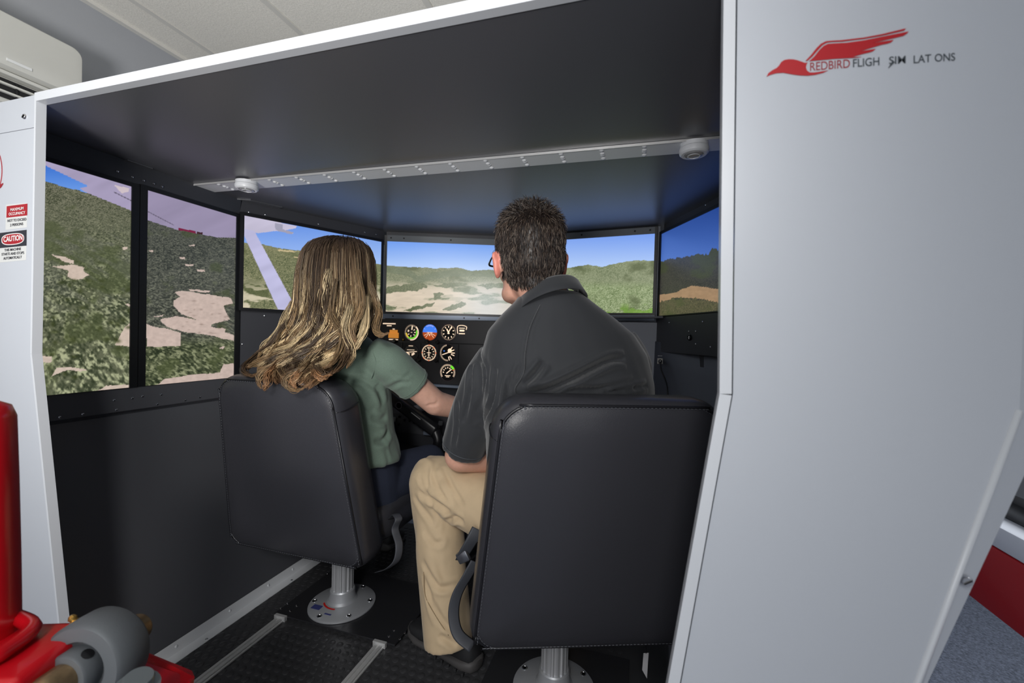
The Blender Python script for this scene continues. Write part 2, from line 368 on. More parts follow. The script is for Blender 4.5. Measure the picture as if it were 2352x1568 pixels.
# aluminium angle along the floor edge
mb = MB(); prism(mb, [(-.654, .02, .001), (-.612, .02, .001), (-.612, .02, .003), (-.650, .02, .003), (-.6585, .02, .034), (-.661, .02, .034)], (0, .83, 0)); ang = mb.build('floor_angle', M_ALUP, cabin)
riv = MB(); lathe(riv, [(.0048, 0), (.0045, .0012), (.003, .0024), (.0001, .0028)], n=12); M_rivet = riv.mesh('rivet', M_ALUP, 40)
for y in (.10, .24, .42, .58, .70):
    link('rivet', M_rivet, ang, (-.655, y, .02), (0, math.radians(75), 0))
rs = MB(); lathe(rs, [(.0045, 0), (.0045, .001), (.002, .0026), (.0001, .003)], n=12); M_rs = rs.mesh('screw', M_SCREW, 40)
for y in (.31, .66): link('screw', M_rs, ang, (-.622, y, .003))
# aluminium strip across the ceiling, riveted
y0a, y0b = .405, .437
def strip_y(x): return y0a+(y0b-y0a)*(x+.89)/1.75
mb = MB(); prism(mb, [(-.885, strip_y(-.885), 1.4995), (1.04, strip_y(1.04), 1.4995), (1.04, strip_y(1.04)+.078, 1.4995), (-.885, strip_y(-.885)+.078, 1.4995)], (0, 0, -.004)); strip = mb.build('ceiling_strip', M_ALUP, cabin)
mb = MB(); prism(mb, [(-.885, strip_y(-.885)-.0005, 1.4993), (1.04, strip_y(1.04)-.0005, 1.4993), (1.04, strip_y(1.04)+.001, 1.4993), (-.885, strip_y(-.885)+.001, 1.4993)], (0, 0, -.0065)); mb.build('strip_edge', M_ALU, strip)
dm = MB(); lathe(dm, [(.0062, 0), (.006, -.0018), (.0035, -.0036), (.0001, -.0042)], n=14); M_dome = dm.mesh('rivet', M_ALUP, 40)
for r_ in range(17):
    x = -.845+.1085*r_
    for k, dy in enumerate((.012, .034, .043, .066)):
        link('rivet', M_dome, strip, (x, strip_y(x)+dy, 1.4955))
# screws in the wall bands and brackets
scr = MB(); lathe(scr, [(.0034, 0), (.0034, .0008), (.0018, .0018), (.0001, .002)], n=10); M_sm = scr.mesh('screw', M_SCREW, 40)
def wall_screw(u, v, x=None, seg=None, d=0.):
    if x is not None:
        p = PX(u, v, x); rot = (0, math.radians(90), 0)
    else:
        a, b = off2(seg, d); a = np.array(a); b = np.array(b); t = (b-a)/np.linalg.norm(b-a); n = np.array([-t[1], t[0]])
        r = ray(u, v); k = ((a-CAM[:2])@n)/(r[:2]@n); p = CAM+r*k
        rot = Vector((-n[0], -n[1], 0)).to_track_quat('Z', 'Y').to_euler()
    return link('screw', M_sm, cabin, p, rot)
for u, v in ((137, 958), (190, 951), (262, 919), (267, 941), (304, 914), (327, 910), (361, 928), (370, 906), (425, 919), (459, 912)): wall_screw(u, v, XL+.0125)
for u, v in ((270, 393), (304, 406), (330, 414), (353, 421), (372, 428)): wall_screw(u, v, XL+.012)
for u, v in ((572, 487), (610, 493), (732, 514), (838, 533), (864, 538), (536, 479), (608, 725), (557, 790)): wall_screw(u, v, None, C3, .0175)
for u, v in ((1527, 511), (1545, 503), (1621, 470)): wall_screw(u, v, None, C6, .0195)
brk = mat('bracket_steel', (176, 178, 182), .3, .9)
def bracket(ps): 
    mb = MB(); prism(mb, ps, (0, 0, -.003)); mb.build('corner_bracket', brk, cabin)
bracket([(XL+.012, .195, 1.4995), (XL+.03, .195, 1.4995), (XL+.03, .265, 1.4995), (XL+.012, .265, 1.4995)])
bracket([(-.835, .575, 1.4995), (-.79, .595, 1.4995), (-.74, .70, 1.4995), (-.768, .71, 1.4995)])
# dark box under the right display, with a key lock
a, b = off2(C6, -.004); wb = wallbox('dark_side_box', (a, b), .945, 1.093, M_ABS2, .03, 1)
pk = P(1587, 775, 1.05)
for u, v in ((1537, 741), (1614, 739), (1582, 761), (1598, 761), (1598, 790), (1632, 797)): wall_screw(u, v, None, C6, -.0045)
def on6(u, v, d):
    a, b = off2(C6, d); a = np.array(a); b = np.array(b); t = (b-a)/np.linalg.norm(b-a); n = np.array([-t[1], t[0]]); r = ray(u, v); return CAM+r*(((a-CAM[:2])@n)/(r[:2]@n)), n
pk, n6 = on6(1585, 775, -.005)
mb = MB(); lathe(mb, [(.0115, 0), (.0115, .004), (.0095, .0055), (.0085, .003), (.0001, .003)], pk, (-n6[0], -n6[1], 0), 20); mb.build('key_lock', mat('black_gloss', (12, 12, 13), .2), cabin, 40)
mb = MB(); box(mb, pk+np.array([-n6[0]*.005, -n6[1]*.005, 0]), (.003, .003, .012)); mb.build('key_slot', M_SCREW, cabin)
# ================================================================ decals on the white rear panels
M_RED = mat('red_print', (176, 14, 26), .4); M_DRED = mat('dark_red_print', (150, 30, 40), .45); M_CHAR = mat('charcoal_print', (58, 66, 72), .5)
M_STW = mat('sticker_white', (206, 207, 205), .4); M_STK = mat('sticker_black', (38, 38, 46), .4); M_STR = mat('sticker_red', (160, 18, 30), .4); M_STL = mat('sticker_lettering', (226, 222, 220), .4)
def flat(name, px, m, parent, y, th=.0005):
    mb = MB(); prism(mb, [P(u, v, y) for u, v in px], (0, -th, 0)); return mb.build(name, m, parent)
def textfit(txt, p0, p1, h, m, name, parent, y, bold=0.):
    """lettering from pixel p0 (baseline start) to p1 (baseline end), h pixels tall"""
    a, b, c = P(*p0, y), P(*p1, y), P(p0[0], p0[1]-h, y)
    cu = bpy.data.curves.new(name, 'FONT'); cu.body = txt; cu.size = 1; cu.offset = bold
    o = bpy.data.objects.new(name, cu); COL.objects.link(o)
    me = bpy.data.meshes.new_from_object(o.evaluated_get(bpy.context.evaluated_depsgraph_get())); bpy.data.objects.remove(o); bpy.data.curves.remove(cu)
    v = np.empty(len(me.vertices)*3); me.vertices.foreach_get('co', v); v = v.reshape(-1, 3); lo, hi = v.min(0), v.max(0)
    s = (v-lo)/np.maximum(hi-lo, 1e-9); q = a+s[:, :1]*(b-a)+s[:, 1:2]*(c-a); q[:, 1] = y
    po = OFF[parent.name]; me.vertices.foreach_set('co', (q-po).ravel()); me.materials.clear(); me.materials.append(m); me.update(); me.name = name
    return link(name, me, parent, po)
LY = YR-.0004
def lc(pts): return [(1740+x/4.9, 50+y/4.9) for x, y in pts]
logo = thing('logo_decal', P(1960, 130, YR), 'red bird logo with lettering on the large white rear panel', 'logo')
flat('bird_body', lc([(100, 620), (120, 580), (160, 550), (215, 520), (240, 495), (265, 455), (300, 432), (345, 423), (400, 424), (450, 435), (500, 452), (535, 465), (562, 458), (550, 485), (544, 515), (555, 550), (585, 572), (640, 572), (720, 560), (795, 548), (740, 575), (650, 598), (560, 608), (480, 605), (400, 595), (290, 575), (210, 580), (140, 600)]), M_RED, logo, LY)
flat('wing_edge', lc([(538, 442), (600, 375), (660, 300), (710, 250), (770, 220), (830, 215), (950, 208), (1200, 178), (1400, 140), (1670, 75), (1650, 100), (1400, 158), (1200, 193), (950, 224), (830, 229), (780, 236), (730, 264), (680, 318), (620, 388), (562, 440)]), M_RED, logo, LY)
flat('wing', lc([(580, 445), (640, 390), (690, 325), (740, 275), (790, 250), (850, 246), (1000, 238), (1200, 210), (1450, 160), (1700, 110), (1680, 135), (1640, 160), (1560, 180), (1280, 243), (1530, 205), (1505, 232), (1470, 245), (1390, 262), (1150, 335), (1330, 305), (1300, 332), (1265, 345), (1190, 362), (1060, 400), (1170, 395), (1120, 405), (870, 418)]), M_RED, logo, LY)
q = lambda x, y: (1740+x/4.9, 50+y/4.9)
textfit('REDBIRD', q(592, 552), q(1040, 515), 19, M_DRED, 'lettering', logo, LY, .005)
textfit('FLIGH', q(1075, 513), q(1372, 490), 19, M_CHAR, 'lettering', logo, LY, .01)
textfit('SIM', q(1482, 480), q(1668, 468), 18, M_CHAR, 'lettering', logo, LY, .01)
textfit('LAT', q(1757, 468), q(1955, 452), 18, M_CHAR, 'lettering', logo, LY, .01)
textfit('ONS', q(1995, 450), q(2225, 438), 18, M_CHAR, 'lettering', logo, LY, .01)
flat('loose_stroke', lc([(1470, 520), (1500, 470), (1515, 440), (1545, 455), (1520, 480), (1480, 518)]), M_CHAR, logo, LY-.0002)
s1 = thing('warning_sticker', P(38, 495, YR), 'red and white sticker reading MAXIMUM OCCUPANCY on left panel', 'sticker')
flat('backing', [(14, 470), (62, 466), (62, 522), (13, 528)], M_STW, s1, YR-.0001, .0003); flat('red_field', [(15.5, 473.5), (63, 467.5), (62.3, 494.5), (14.8, 500)], M_STR, s1, YR-.0004, .0002)
textfit('MAXIMUM', (24, 485), (54, 481), 6.5, M_STL, 'lettering', s1, YR-.0009, .02); textfit('OCCUPANCY', (20, 495), (58, 491), 6.5, M_STL, 'lettering', s1, YR-.0009, .02)
textfit('NOT TO EXCEED', (17, 510), (60.5, 506), 6, M_STK, 'lettering', s1, YR-.0009, .02); textfit('2 PERSONS', (23, 520), (53, 516.5), 6, M_STK, 'lettering', s1, YR-.0009, .02)
s2 = thing('caution_sticker', P(30, 560, YR), 'black and red CAUTION sticker on left panel below another', 'sticker')
flat('backing', [(-1, 535), (62, 528), (60, 597), (-2, 603)], M_STW, s2, YR-.0001, .0003); flat('black_field', [(-1, 535), (61.5, 527.5), (60.8, 564), (-2, 570)], M_STK, s2, YR-.0004, .0002)
def oval(cx, cy, w, h, sl, n=28): 
    o = []
    for t in np.linspace(0, 2*np.pi, n, endpoint=False):
        x = w*np.sign(np.cos(t))*abs(np.cos(t))**.75; y = h*np.sign(np.sin(t))*abs(np.sin(t))**.75; o.append((cx+x, cy+y-sl*x))
    return o
flat('oval_rim', oval(29.5, 549, 26, 13.2, .1), M_STL, s2, YR-.0006, .0002); flat('oval', oval(29.5, 549, 24.3, 11.3, .1), M_STR, s2, YR-.0008, .0002)
textfit('CAUTION', (8, 556), (51.5, 551), 12.5, M_STL, 'lettering', s2, YR-.0013, .03)
for t, a, b in (('THIS MACHINE', (10, 577.5), (48, 574)), ('STARTS AND STOPS', (3.5, 587), (55, 583)), ('AUTOMATICALLY', (7.5, 596.5), (50, 592.5))): textfit(t, a, b, 6, M_STK, 'lettering', s2, YR-.0009, .02)
s3 = thing('round_emblem', P(-30, 395, YR), 'thin dark red ring emblem cut by the left picture edge', 'logo')
mb = MB(); c = P(-31, 397, LY); r_ = P(5, 397, LY)[0]-c[0]; tube(mb, [c+np.array([r_*math.cos(t), 0, r_*1.15*math.sin(t)]) for t in np.linspace(-.8, 3.9, 40)], .0012, 6, 1, ry=.0004, up=(0, 1, 0)); mb.build('ring', M_DRED, s3)
flat('tail', [(-14, 433), (7.5, 420), (7, 424), (-14, 438)], M_DRED, s3, LY); flat('tail', [(-14, 439), (6, 425), (3, 430), (-12, 443)], M_DRED, s3, LY)

# ================================================================ displays
M_BEZ = mat('display_bezel_black', (24, 25, 28), .4, bump=(900, .08, .001)); M_PLATE = mat('grey_display_plate', (92, 96, 100), .45, .3)
M_SCR = mat('display_picture', (0, 0, 0), .32, spec=.35, emit=1., attr='picture')
def mixc(a, b, t): t = np.asarray(t)[..., None]; return a*(1-t)+b*t
def c3(*c): return np.array(c, float)
def display(name, a, b, z0, z1, painter, label, nx, nz, bez=(.018, .018, .018, .018), plate=False, th=.013):
    a, b = np.array(a), np.array(b); L = np.linalg.norm(b-a); t = (b-a)/L; n = np.array([-t[1], t[0]])   # n points away from the cabin
    root = thing(name, (*((a+b)/2), z0), label, 'monitor', 'displays around the cabin')
    s, h = np.meshgrid(np.linspace(0, L, nx), np.linspace(z0, z1, nz)); X = np.stack([a[0]+t[0]*s, a[1]+t[1]*s, h], -1)
    uv = proj(X); colr = painter(uv[..., 0], uv[..., 1]).reshape(-1, 3)
    idx = np.arange(nx*nz).reshape(nz, nx); f = np.stack([idx[:-1, :-1], idx[:-1, 1:], idx[1:, 1:], idx[1:, :-1]], -1).reshape(-1, 4)
    me = bpy.data.meshes.new('screen'); me.from_pydata((X.reshape(-1, 3)-OFF[root.name]).tolist(), [], f.tolist()); me.materials.append(M_SCR)
    at = me.attributes.new('picture', 'FLOAT_COLOR', 'POINT'); at.data.foreach_set('color', np.concatenate([lin(np.clip(colr, 0, 255)), np.ones((nx*nz, 1))], 1).astype(np.float32).ravel()); me.update()
    link('screen', me, root, OFF[root.name])
    T = lambda s_, z, d: (a[0]+t[0]*s_+n[0]*d, a[1]+t[1]*s_+n[1]*d, z)
    l, r, bt, tp = bez; m = M_PLATE if plate else M_BEZ
    def bar(s0, s1, q0, q1, nm, mm, d0=-.004, d1=th):
        mb = MB(); prism(mb, [T(s0, q0, d0), T(s1, q0, d0), T(s1, q0, d1), T(s0, q0, d1)], (0, 0, q1-q0)); return mb.build(nm, mm, root)
    bar(-l, 0, z0-bt, z1+tp, 'bezel', M_BEZ); bar(L, L+r, z0-bt, z1+tp, 'bezel', M_BEZ); bar(0, L, z0-bt, z0, 'bezel', M_BEZ); tb = bar(0, L, z1, z1+tp, 'bezel', m)
    bar(0, L, z0, z1, 'back_shell', M_BEZ, .006, th)
    return root, T, L
def veg(u, v, h0, sc=1., dark=c3(52, 60, 42), mid=c3(98, 102, 80), light=c3(172, 176, 140), patch=.0):
    d = np.clip((v-h0)/420, .05, 1.4); k = .22/(.25+d)*sc
    a = fbm(u*k*1.0, v*k*1.5, 3); b = fbm(u*.018+9, v*.026+3, 4); e = fbm(u*k*.5+40, v*k*.8+11, 3)
    c = mixc(dark, mid, sstep(.30, .62, a*.75+b*.35)); c = mixc(c, light, sstep(.54, .74, a*.6+e*.5)*(.35+.65*np.clip(d, 0, 1)))
    c = mixc(c, c3(62, 72, 40), .5*sstep(.55, .7, b)); return c
def clear(c, u, v, poly, col=c3(204, 186, 172), amp=4.):
    du = (fbm(u*.09, v*.09, 3)-.5)*amp; dv = (fbm(u*.09+50, v*.09+20, 3)-.5)*amp
    m = inpoly(u+du, v+dv, poly); n = fbm(u*.13+5, v*.2, 3); cc = mixc(col*.93, col*1.06, n); c[m] = cc[m]; return c
S2 = lambda pts: [(x/2.613, 400+y/2.613) for x, y in pts]
def sky(v, v0, v1, top, bot): return mixc(np.asarray(top), np.asarray(bot), np.clip((v-v0)/(v1-v0), 0, 1))
def wingtex(u, v, c0=c3(166, 156, 186)):
    n = fbm(u*.012, v*.05+u*.02, 2); return mixc(c0*.95, c0*1.05, n)
def paint1(u, v):
    ridge = 415+(u-100)*.28+6*(fbm(u*.05, u*0, 3)-.5); c = veg(u, v, 400, 1.)
    far = 1-sstep(420, 640, v); c = mixc(c, veg(u, v, 380, 1.5, c3(56, 62, 44), c3(108, 108, 90), c3(150, 148, 122)), far)
    fl = fbm((u+v*.6)*.02+3, (v-u*.5)*.09, 4); c = mixc(c, c*.72+30, .8*sstep(.45, .62, fl)*sstep(520, 560, v)*(1-sstep(680, 740, v)))
    for p in ([(310, 550), (400, 548), (430, 540), (505, 560), (500, 580), (535, 605), (500, 625), (440, 632), (405, 610), (410, 580)], [(305, 482), (395, 495), (440, 520), (440, 538), (400, 530), (370, 515)], [(735, 440), (770, 435), (765, 450), (740, 455)], [(690, 1025), (745, 920), (788, 890), (788, 1035)], [(240, 1090), (310, 1095), (310, 1125), (250, 1130)], [(310, 1210), (340, 1160), (400, 1155), (530, 1175), (480, 1185), (400, 1175), (350, 1195)], [(560, 1310), (640, 1270), (790, 1262), (800, 1290)], [(750, 780), (790, 775), (790, 800)]): c = clear(c, u, v, S2(p))
    for _ in range(34):
        x, y = RNG.uniform(110, 300), RNG.uniform(640, 870); w_, h_ = RNG.uniform(4, 9), RNG.uniform(3, 7); m = np.exp(-((u-x)/w_)**2-((v-y)/h_)**2); c = mixc(c, c3(58, 66, 34), .7*m)
    s = sky(v, 375, 445, (58, 112, 205), (112, 158, 232)); m = v < ridge; c[m] = s[m]
    wl = np.interp(u, [95, 102, 207, 208], [376, 379, 429, 429.]); w_ = (v < wl) & (u < 207) | inpoly(u, v, [(183, 432), (207, 428), (310, 400), (310, 487), (196, 441)]) | ((u >= 200) & (v < 432))
    wt = wingtex(u, v); c[w_] = wt[w_]
    m = inpoly(u, v, [(262, 425), (297, 432), (296, 440), (280, 444), (272, 436)]); c[m] = c3(205, 190, 196)
    m = (np.abs(v-(441+(u-262)*.5)) < 1.2) & (u > 262); c[m] *= .62
    return c
def paint2(u, v):
    c = veg(u, v, 470, 1.2, c3(46, 50, 44), c3(80, 82, 74), c3(128, 130, 112)); near = sstep(760, 800, v); c = mixc(c, veg(u, v, 500, 1., c3(40, 48, 32), c3(88, 94, 68), c3(150, 154, 120)), near)
    for p in ([(1050, 708), (1100, 700), (1385, 742), (1402, 778), (1340, 788), (1358, 830), (1380, 872), (1215, 885), (1090, 840), (1040, 790), (1045, 755), (1085, 735)], [(965, 870), (1060, 850), (1210, 880), (1380, 875), (1300, 890), (1265, 905), (1270, 918), (1355, 925), (1350, 948), (1402, 965), (1402, 1000), (1280, 970), (1100, 945), (1000, 915), (970, 890)], [(880, 895), (920, 915), (1000, 925), (1085, 950), (1083, 1030), (880, 1035)], [(930, 1285), (945, 1262), (990, 1225), (1140, 1205), (1320, 1190), (1340, 1140), (1405, 1135), (1405, 1240), (1290, 1265)], [(1130, 425), (1170, 424), (1165, 436)], [(1075, 498), (1110, 500), (1108, 512), (1080, 510)], [(1110, 540), (1160, 541), (1160, 550), (1115, 550)], [(1180, 574), (1225, 572), (1228, 584), (1190, 585)], [(890, 455), (920, 457), (915, 470)], [(1130, 690), (1260, 700), (1255, 712), (1140, 700)], [(915, 855), (980, 842), (975, 852)], [(1310, 1045), (1350, 1030), (1335, 1050)]): c = clear(c, u, v, S2(p), c3(198, 178, 168))
    for _ in range(26):
        x, y = RNG.uniform(400, 535), RNG.uniform(690, 770); m = np.exp(-((u-x)/RNG.uniform(2, 6))**2-((v-y)/RNG.uniform(1, 2.5))**2); c = mixc(c, c3(110, 92, 84), .35*m)
    wl = np.interp(u, [330, 340, 405, 450, 500, 545], [502, 506, 527, 536, 545, 546]); m = v < wl; wt = wingtex(u, v, c3(150, 140, 168)); c[m] = wt[m]
    m = (v < wl) & (v > wl-5) & (u > 410) & (u < 450); c[m] = c3(118, 30, 62); m = (v < wl) & (v > wl-5) & (u > 452) & (u < 466); c[m] = c3(60, 30, 36)
    m = np.abs(v-(486+(u-340)*.52)) < 1.1; m &= u < 400; c[m] *= .7
    return c
S5 = lambda pts: [(500+x/3.135, 450+y/3.135) for x, y in pts]
HILL = dict(dark=c3(74, 84, 56), mid=c3(122, 124, 92), light=c3(168, 164, 126))
def paint3(u, v):
    px, py = zip(*S5([(150, 330), (175, 335), (330, 345), (430, 375), (600, 395), (700, 440), (860, 470), (1000, 480), (1110, 485), (1190, 490)])); ridge = np.interp(u, px, py)+3*(fbm(u*.08, u*0+2, 3)-.5)
    c = veg(u, v, 520, 2.2, **HILL); f = fbm(u*.02+3, v*.07, 4); low = sstep(620, 690, v); c = mixc(c, c3(206, 196, 170)*(.94+.1*fbm(u*.1, v*.3, 2))[..., None], sstep(.50, .56, f)*low)
    sh = sstep(0, 26, v-ridge); c = mixc(c, c3(150, 146, 112), .35*(1-sh))
    for p in ([(430, 385), (500, 390), (580, 398), (520, 405), (440, 398)], [(540, 440), (640, 435), (600, 455)]): c = clear(c, u, v, S5(p), c3(196, 180, 140))
    s = sky(v, 505, 615, (98, 142, 226), (170, 198, 246)); m = v < ridge; c[m] = s[m]
    m = inpoly(u, v, S5([(150, 130), (570, 215), (562, 232), (470, 250), (548, 262), (540, 274), (415, 252), (290, 268), (150, 240)])); wt = wingtex(u, v, c3(196, 190, 212)); c[m] = wt[m]
    m = inpoly(u, v, S5([(412, 195), (470, 205), (470, 240), (548, 262), (535, 275), (440, 255), (415, 240)])); c[m] = c3(160, 158, 178)
    m = inpoly(u, v, S5([(175, 235), (262, 248), (560, 800), (560, 830), (440, 830), (180, 262)])); wt = wingtex(u, v, c3(190, 188, 222)); c[m] = wt[m]; return c
def paint4(u, v):
    px, py = zip(*S5([(1200, 492), (1222, 497), (1330, 510), (1450, 512), (1560, 522), (1640, 520), (1720, 515), (1830, 537), (1960, 530), (2050, 545), (2200, 540)])); ridge = np.interp(u, px, py)+2.5*(fbm(u*.1, u*0+7, 3)-.5)
    c = veg(u, v, 570, 2.4, c3(96, 106, 78), c3(128, 132, 104), c3(166, 164, 134)); m2 = np.interp(u, [880, 940, 960, 1000, 1040, 1200], [608, 618, 634, 625, 618, 622]); c = mixc(c, c3(92, 102, 78)+22*fbm(u*.09, v*.16, 3)[..., None], .6*(v > m2)*(v < m2+16))
    f = fbm(u*.016+8, v*.075+2, 4); low = sstep(632, 672, v); fld = c3(214, 198, 176)*(.93+.1*fbm(u*.06, v*.3, 3))[..., None]; c = mixc(c, fld, np.maximum(sstep(.40, .46, f)*low, .75*low*sstep(.36, .40, f)))
    for p in ([(1215, 650), (1330, 640), (1480, 620), (1505, 655), (1440, 685), (1300, 690), (1215, 705)], [(1330, 825), (1430, 795), (1570, 760), (1545, 790), (1400, 828)], [(1560, 700), (1625, 700), (1600, 740), (1558, 745)], [(1540, 640), (1700, 625), (1760, 650), (1640, 668)], [(1610, 820), (1760, 760), (1800, 775), (1680, 828)], [(1850, 640), (2060, 625), (2160, 650), (1960, 668)], [(1215, 800), (1300, 795), (1290, 806), (1215, 815)]):
        m = inpoly(u+(fbm(u*.1, v*.1, 3)-.5)*14, v+(fbm(u*.1+9, v*.1, 3)-.5)*7, S5(p)); dk = veg(u, v, 600, 2.2, c3(84, 92, 66), c3(112, 118, 88), c3(150, 150, 118)); c[m] = dk[m]
    painted_glare = sstep(585, 700, v)*np.exp(-((u-1120)/75)**2); c = mixc(c, c3(214, 224, 232), .55*painted_glare)  # pale patch in the picture colours stands in for flash glare on the glass
    s = sky(v, 553, 632, (104, 152, 236), (196, 216, 248)); m = v < ridge; c[m] = s[m]; return c
S6 = lambda pts: [(1000+x/2.904, 420+y/2.904) for x, y in pts]
def paint5(u, v):
    px, py = zip(*S6([(500, 580), (890, 565), (1020, 545), (1110, 560), (1230, 530), (1340, 515), (1465, 520), (1500, 520)])); ridge = np.interp(u, px, py)+2.5*(fbm(u*.1, u*0+4, 3)-.5)
    a = veg(u, v, 590, 2.2, c3(100, 112, 80), c3(140, 148, 116), c3(176, 180, 150)); b = veg(u, v, 560, 1.5, c3(84, 104, 58), c3(146, 160, 118), c3(196, 204, 168)); c = mixc(a, b, sstep(640, 665, v))
    c = mixc(c, c3(112, 158, 52), .7*sstep(.52, .6, fbm(u*.03, v*.05+9, 3))*sstep(690, 715, v)); s = sky(v, 530, 612, (112, 152, 236), (178, 204, 248)); m = v < ridge; c[m] = s[m]; return c
def paint6(u, v):  # dimming of the panel at a steep viewing angle is put into these colours
    px, py = zip(*S6([(1490, 530), (1520, 520), (1620, 498), (1690, 490), (1760, 478), (1800, 470), (1850, 452), (1890, 460), (1960, 440), (2200, 420)])); ridge = np.interp(u, px, py)+13*(vnoise(u*.11, u*0+3)-.5)*sstep(1560, 1640, u)+6*(vnoise(u*.33, u*0+8)-.5)
    c = veg(u, v, 560, 2., c3(38, 39, 38), c3(58, 57, 52), c3(80, 76, 66)); c = clear(c, u, v, S6([(1490, 750), (1600, 730), (1700, 685), (1890, 705), (2100, 720), (2100, 830), (1885, 800), (1750, 770), (1600, 765), (1490, 805)]), c3(158, 128, 98))
    g = (v > np.interp(u, [1500, 1560, 1600, 1650, 1800], [696, 684, 686, 694, 720])+9*(vnoise(u*.4, u*0+5)-.5)); gv = veg(u, v, 600, 1.7, c3(50, 50, 38), c3(84, 80, 58), c3(116, 108, 80)); c[g] = gv[g]
    s = sky(v, 470, 595, (34, 66, 140), (72, 108, 186)); m = v < ridge; c[m] = s[m]; return c
def seg(cv, d, l, r):                                     # stretch of a wall line, moved d into the wall, l and r metres in from its ends
    a, b = map(np.array, off2(cv, d)); t = (b-a)/np.linalg.norm(b-a); return a+t*l, b-t*r
D1, T1, _ = display('display', (-.838, -.06), (-.838, .2165), .805, 1.426, paint1, 'tall leftmost display with a wooded hillside and tan clearings', 150, 300, (.01, .021, .0, .012))
D2, T2, _ = display('display', (-.838, .261), (-.838, .575), .806, 1.430, paint2, 'tall left display with pale wing above a dark hillside', 150, 300, (.0212, .02, .0, .012))
D3, T3, _ = display('display', *seg(C3, .004, .012, .018), 1.080, 1.440, paint3, 'left front display with a pale wing strut, behind the long-haired person', 260, 150, (.014, .012, .012, .012))
A4, B4 = seg(C4, .004, .010, .008); D4, T4, L4 = display('display', A4, B4, 1.100, 1.4475, paint4, 'front display above the lit gauges, between the two heads', 260, 150, (.012, .012, .014, .030), True)
A5, B5 = seg(C5, .004, .012, .020); D5, T5, L5 = display('display', A5, B5, 1.113, 1.4625, paint5, 'front display right of the man, green forest under blue sky', 260, 150, (.012, .012, .014, .030), True)
D6, T6, _ = display('display', *seg(C6, .004, .012, .03), 1.100, 1.456, paint6, 'dim display on the far right with a dark ridge and sand', 260, 150, (.014, .012, .004, .012))
for D, T, L, z in ((D4, T4, L4, 1.4645), (D5, T5, L5, 1.479)):
    for f in (.03, .13, .5, .87, .97):
        p = T(L*f, z, -.0042); mb = MB(); n_ = np.array(T(0, 0, -1))-np.array(T(0, 0, 0)); lathe(mb, [(.0042, 0), (.0038, .001), (.0001, .0012)], p, n_, 10); mb.build('screw', M_DSCREW, D, 40)
# sill plates below the front displays
M_SILL = mat('blue_grey_sill', (120, 130, 146), .4, .3)
for cv, z0, D, T, L in ((C4, 1.066, D4, T4, L4), (C5, 1.079, D5, T5, L5)):
    mb = MB(); prism(mb, [T(-.01, z0, -.010), T(L+.01, z0, -.010), T(L+.01, z0, .02), T(-.01, z0, .02)], (0, 0, .022)); sl = mb.build('sill_plate', M_SILL, D)
    for f in (.06, .62, .74):
        p = T(L*f, z0+.012, -.0102); mb = MB(); n_ = np.array(T(0, 0, -1))-np.array(T(0, 0, 0)); lathe(mb, [(.004, 0), (.0036, .001), (.0001, .0012)], p, n_, 10); mb.build('screw', M_DSCREW, sl, 40)
mb = MB(); prism(mb, [T5(L5*.55, 1.088, -.03), T5(L5+.05, 1.088, -.075), T5(L5+.03, 1.088, .01), T5(L5*.55, 1.088, .01)], (0, 0, .008)); mb.build('ledge', M_ABS, cabin)
# ================================================================ dome lights on the strip
M_LAMP = mat('white_lamp_plastic', (226, 228, 232), .3); M_LENS = mat('lamp_lens', (150, 150, 152), .15, spec=.6)
for (u, v, z, lab) in ((567, 428, 1.480, 'round white puck light near the left end of the strip'), (1594, 345, 1.480, 'round white puck light near the right end of the strip')):
    p = PZ(u, v, z); p[2] = 1.4955
    lt = thing('puck_light', p, lab, 'lamp', 'puck lights on the ceiling strip'); r = .0335
    mb = MB(); lathe(mb, [(r*1.02, 0), (r, -.003), (r, -.010), (r*1.06, -.012), (r*1.08, -.018), (r*1.03, -.024), (r*.9, -.0275), (r*.72, -.028), (r*.70, -.0255), (.0001, -.0255)], p, (0, 0, 1), 40); mb.build('housing', M_LAMP, lt, 30)
    mb = MB(); lathe(mb, [(r*.66, -.0262), (r*.64, -.029), (r*.4, -.0305), (.0001, -.031)], p, (0, 0, 1), 32); mb.build('lens', M_LENS, lt, 30)
    mb = MB(); lathe(mb, [(r*.45, -.0300), (r*.47, -.0315), (r*.40, -.0318), (r*.38, -.0300)], p, (0, 0, 1), 32); mb.build('lens_ring', M_LAMP, lt, 30)

# ================================================================ instrument panel
YP = 1.10
M_PAN = mat('instrument_panel_black', (28, 27, 30), .5, bump=(900, .1, .001)); M_CREAM = mat('gauge_cream_light', (236, 208, 180), .5, emit=.9); M_GRN = mat('gauge_green_light', (110, 220, 50), .5, emit=.8)
M_YEL = mat('gauge_yellow_light', (240, 200, 60), .5, emit=.8); M_ORG = mat('gauge_orange_light', (232, 92, 30), .5, emit=.75); M_AMB = mat('amber_readout', (206, 132, 52), .5, emit=.75); M_BLU = mat('attitude_blue_light', (62, 120, 226), .5, emit=.85)
M_BRN = mat('attitude_brown_light', (170, 72, 26), .5, emit=.7); M_RING = mat('gauge_ring', (74, 62, 66), .4, .2); M_DIAL = mat('gauge_dial_black', (14, 14, 16), .3); M_KNOB = mat('black_knob', (18, 18, 20), .3)
ip = thing('instrument_panel', (-.2, YP, .76), 'black instrument panel with lit round gauges below the front display', 'instrument panel')
mb = MB(); box(mb, (-.16, YP+.012, .912), (.80, .02, .30), .003); mb.build('panel_face', M_PAN, ip)
mb = MB(); box(mb, (-.16, YP-.004, .757), (.80, .04, .012), .003); mb.build('panel_lip', M_SILL, ip)
mb = MB(); box(mb, (-.16, YP+.003, .9535), (.80, .006, .004)); mb.build('panel_seam', M_KNOB, ip)
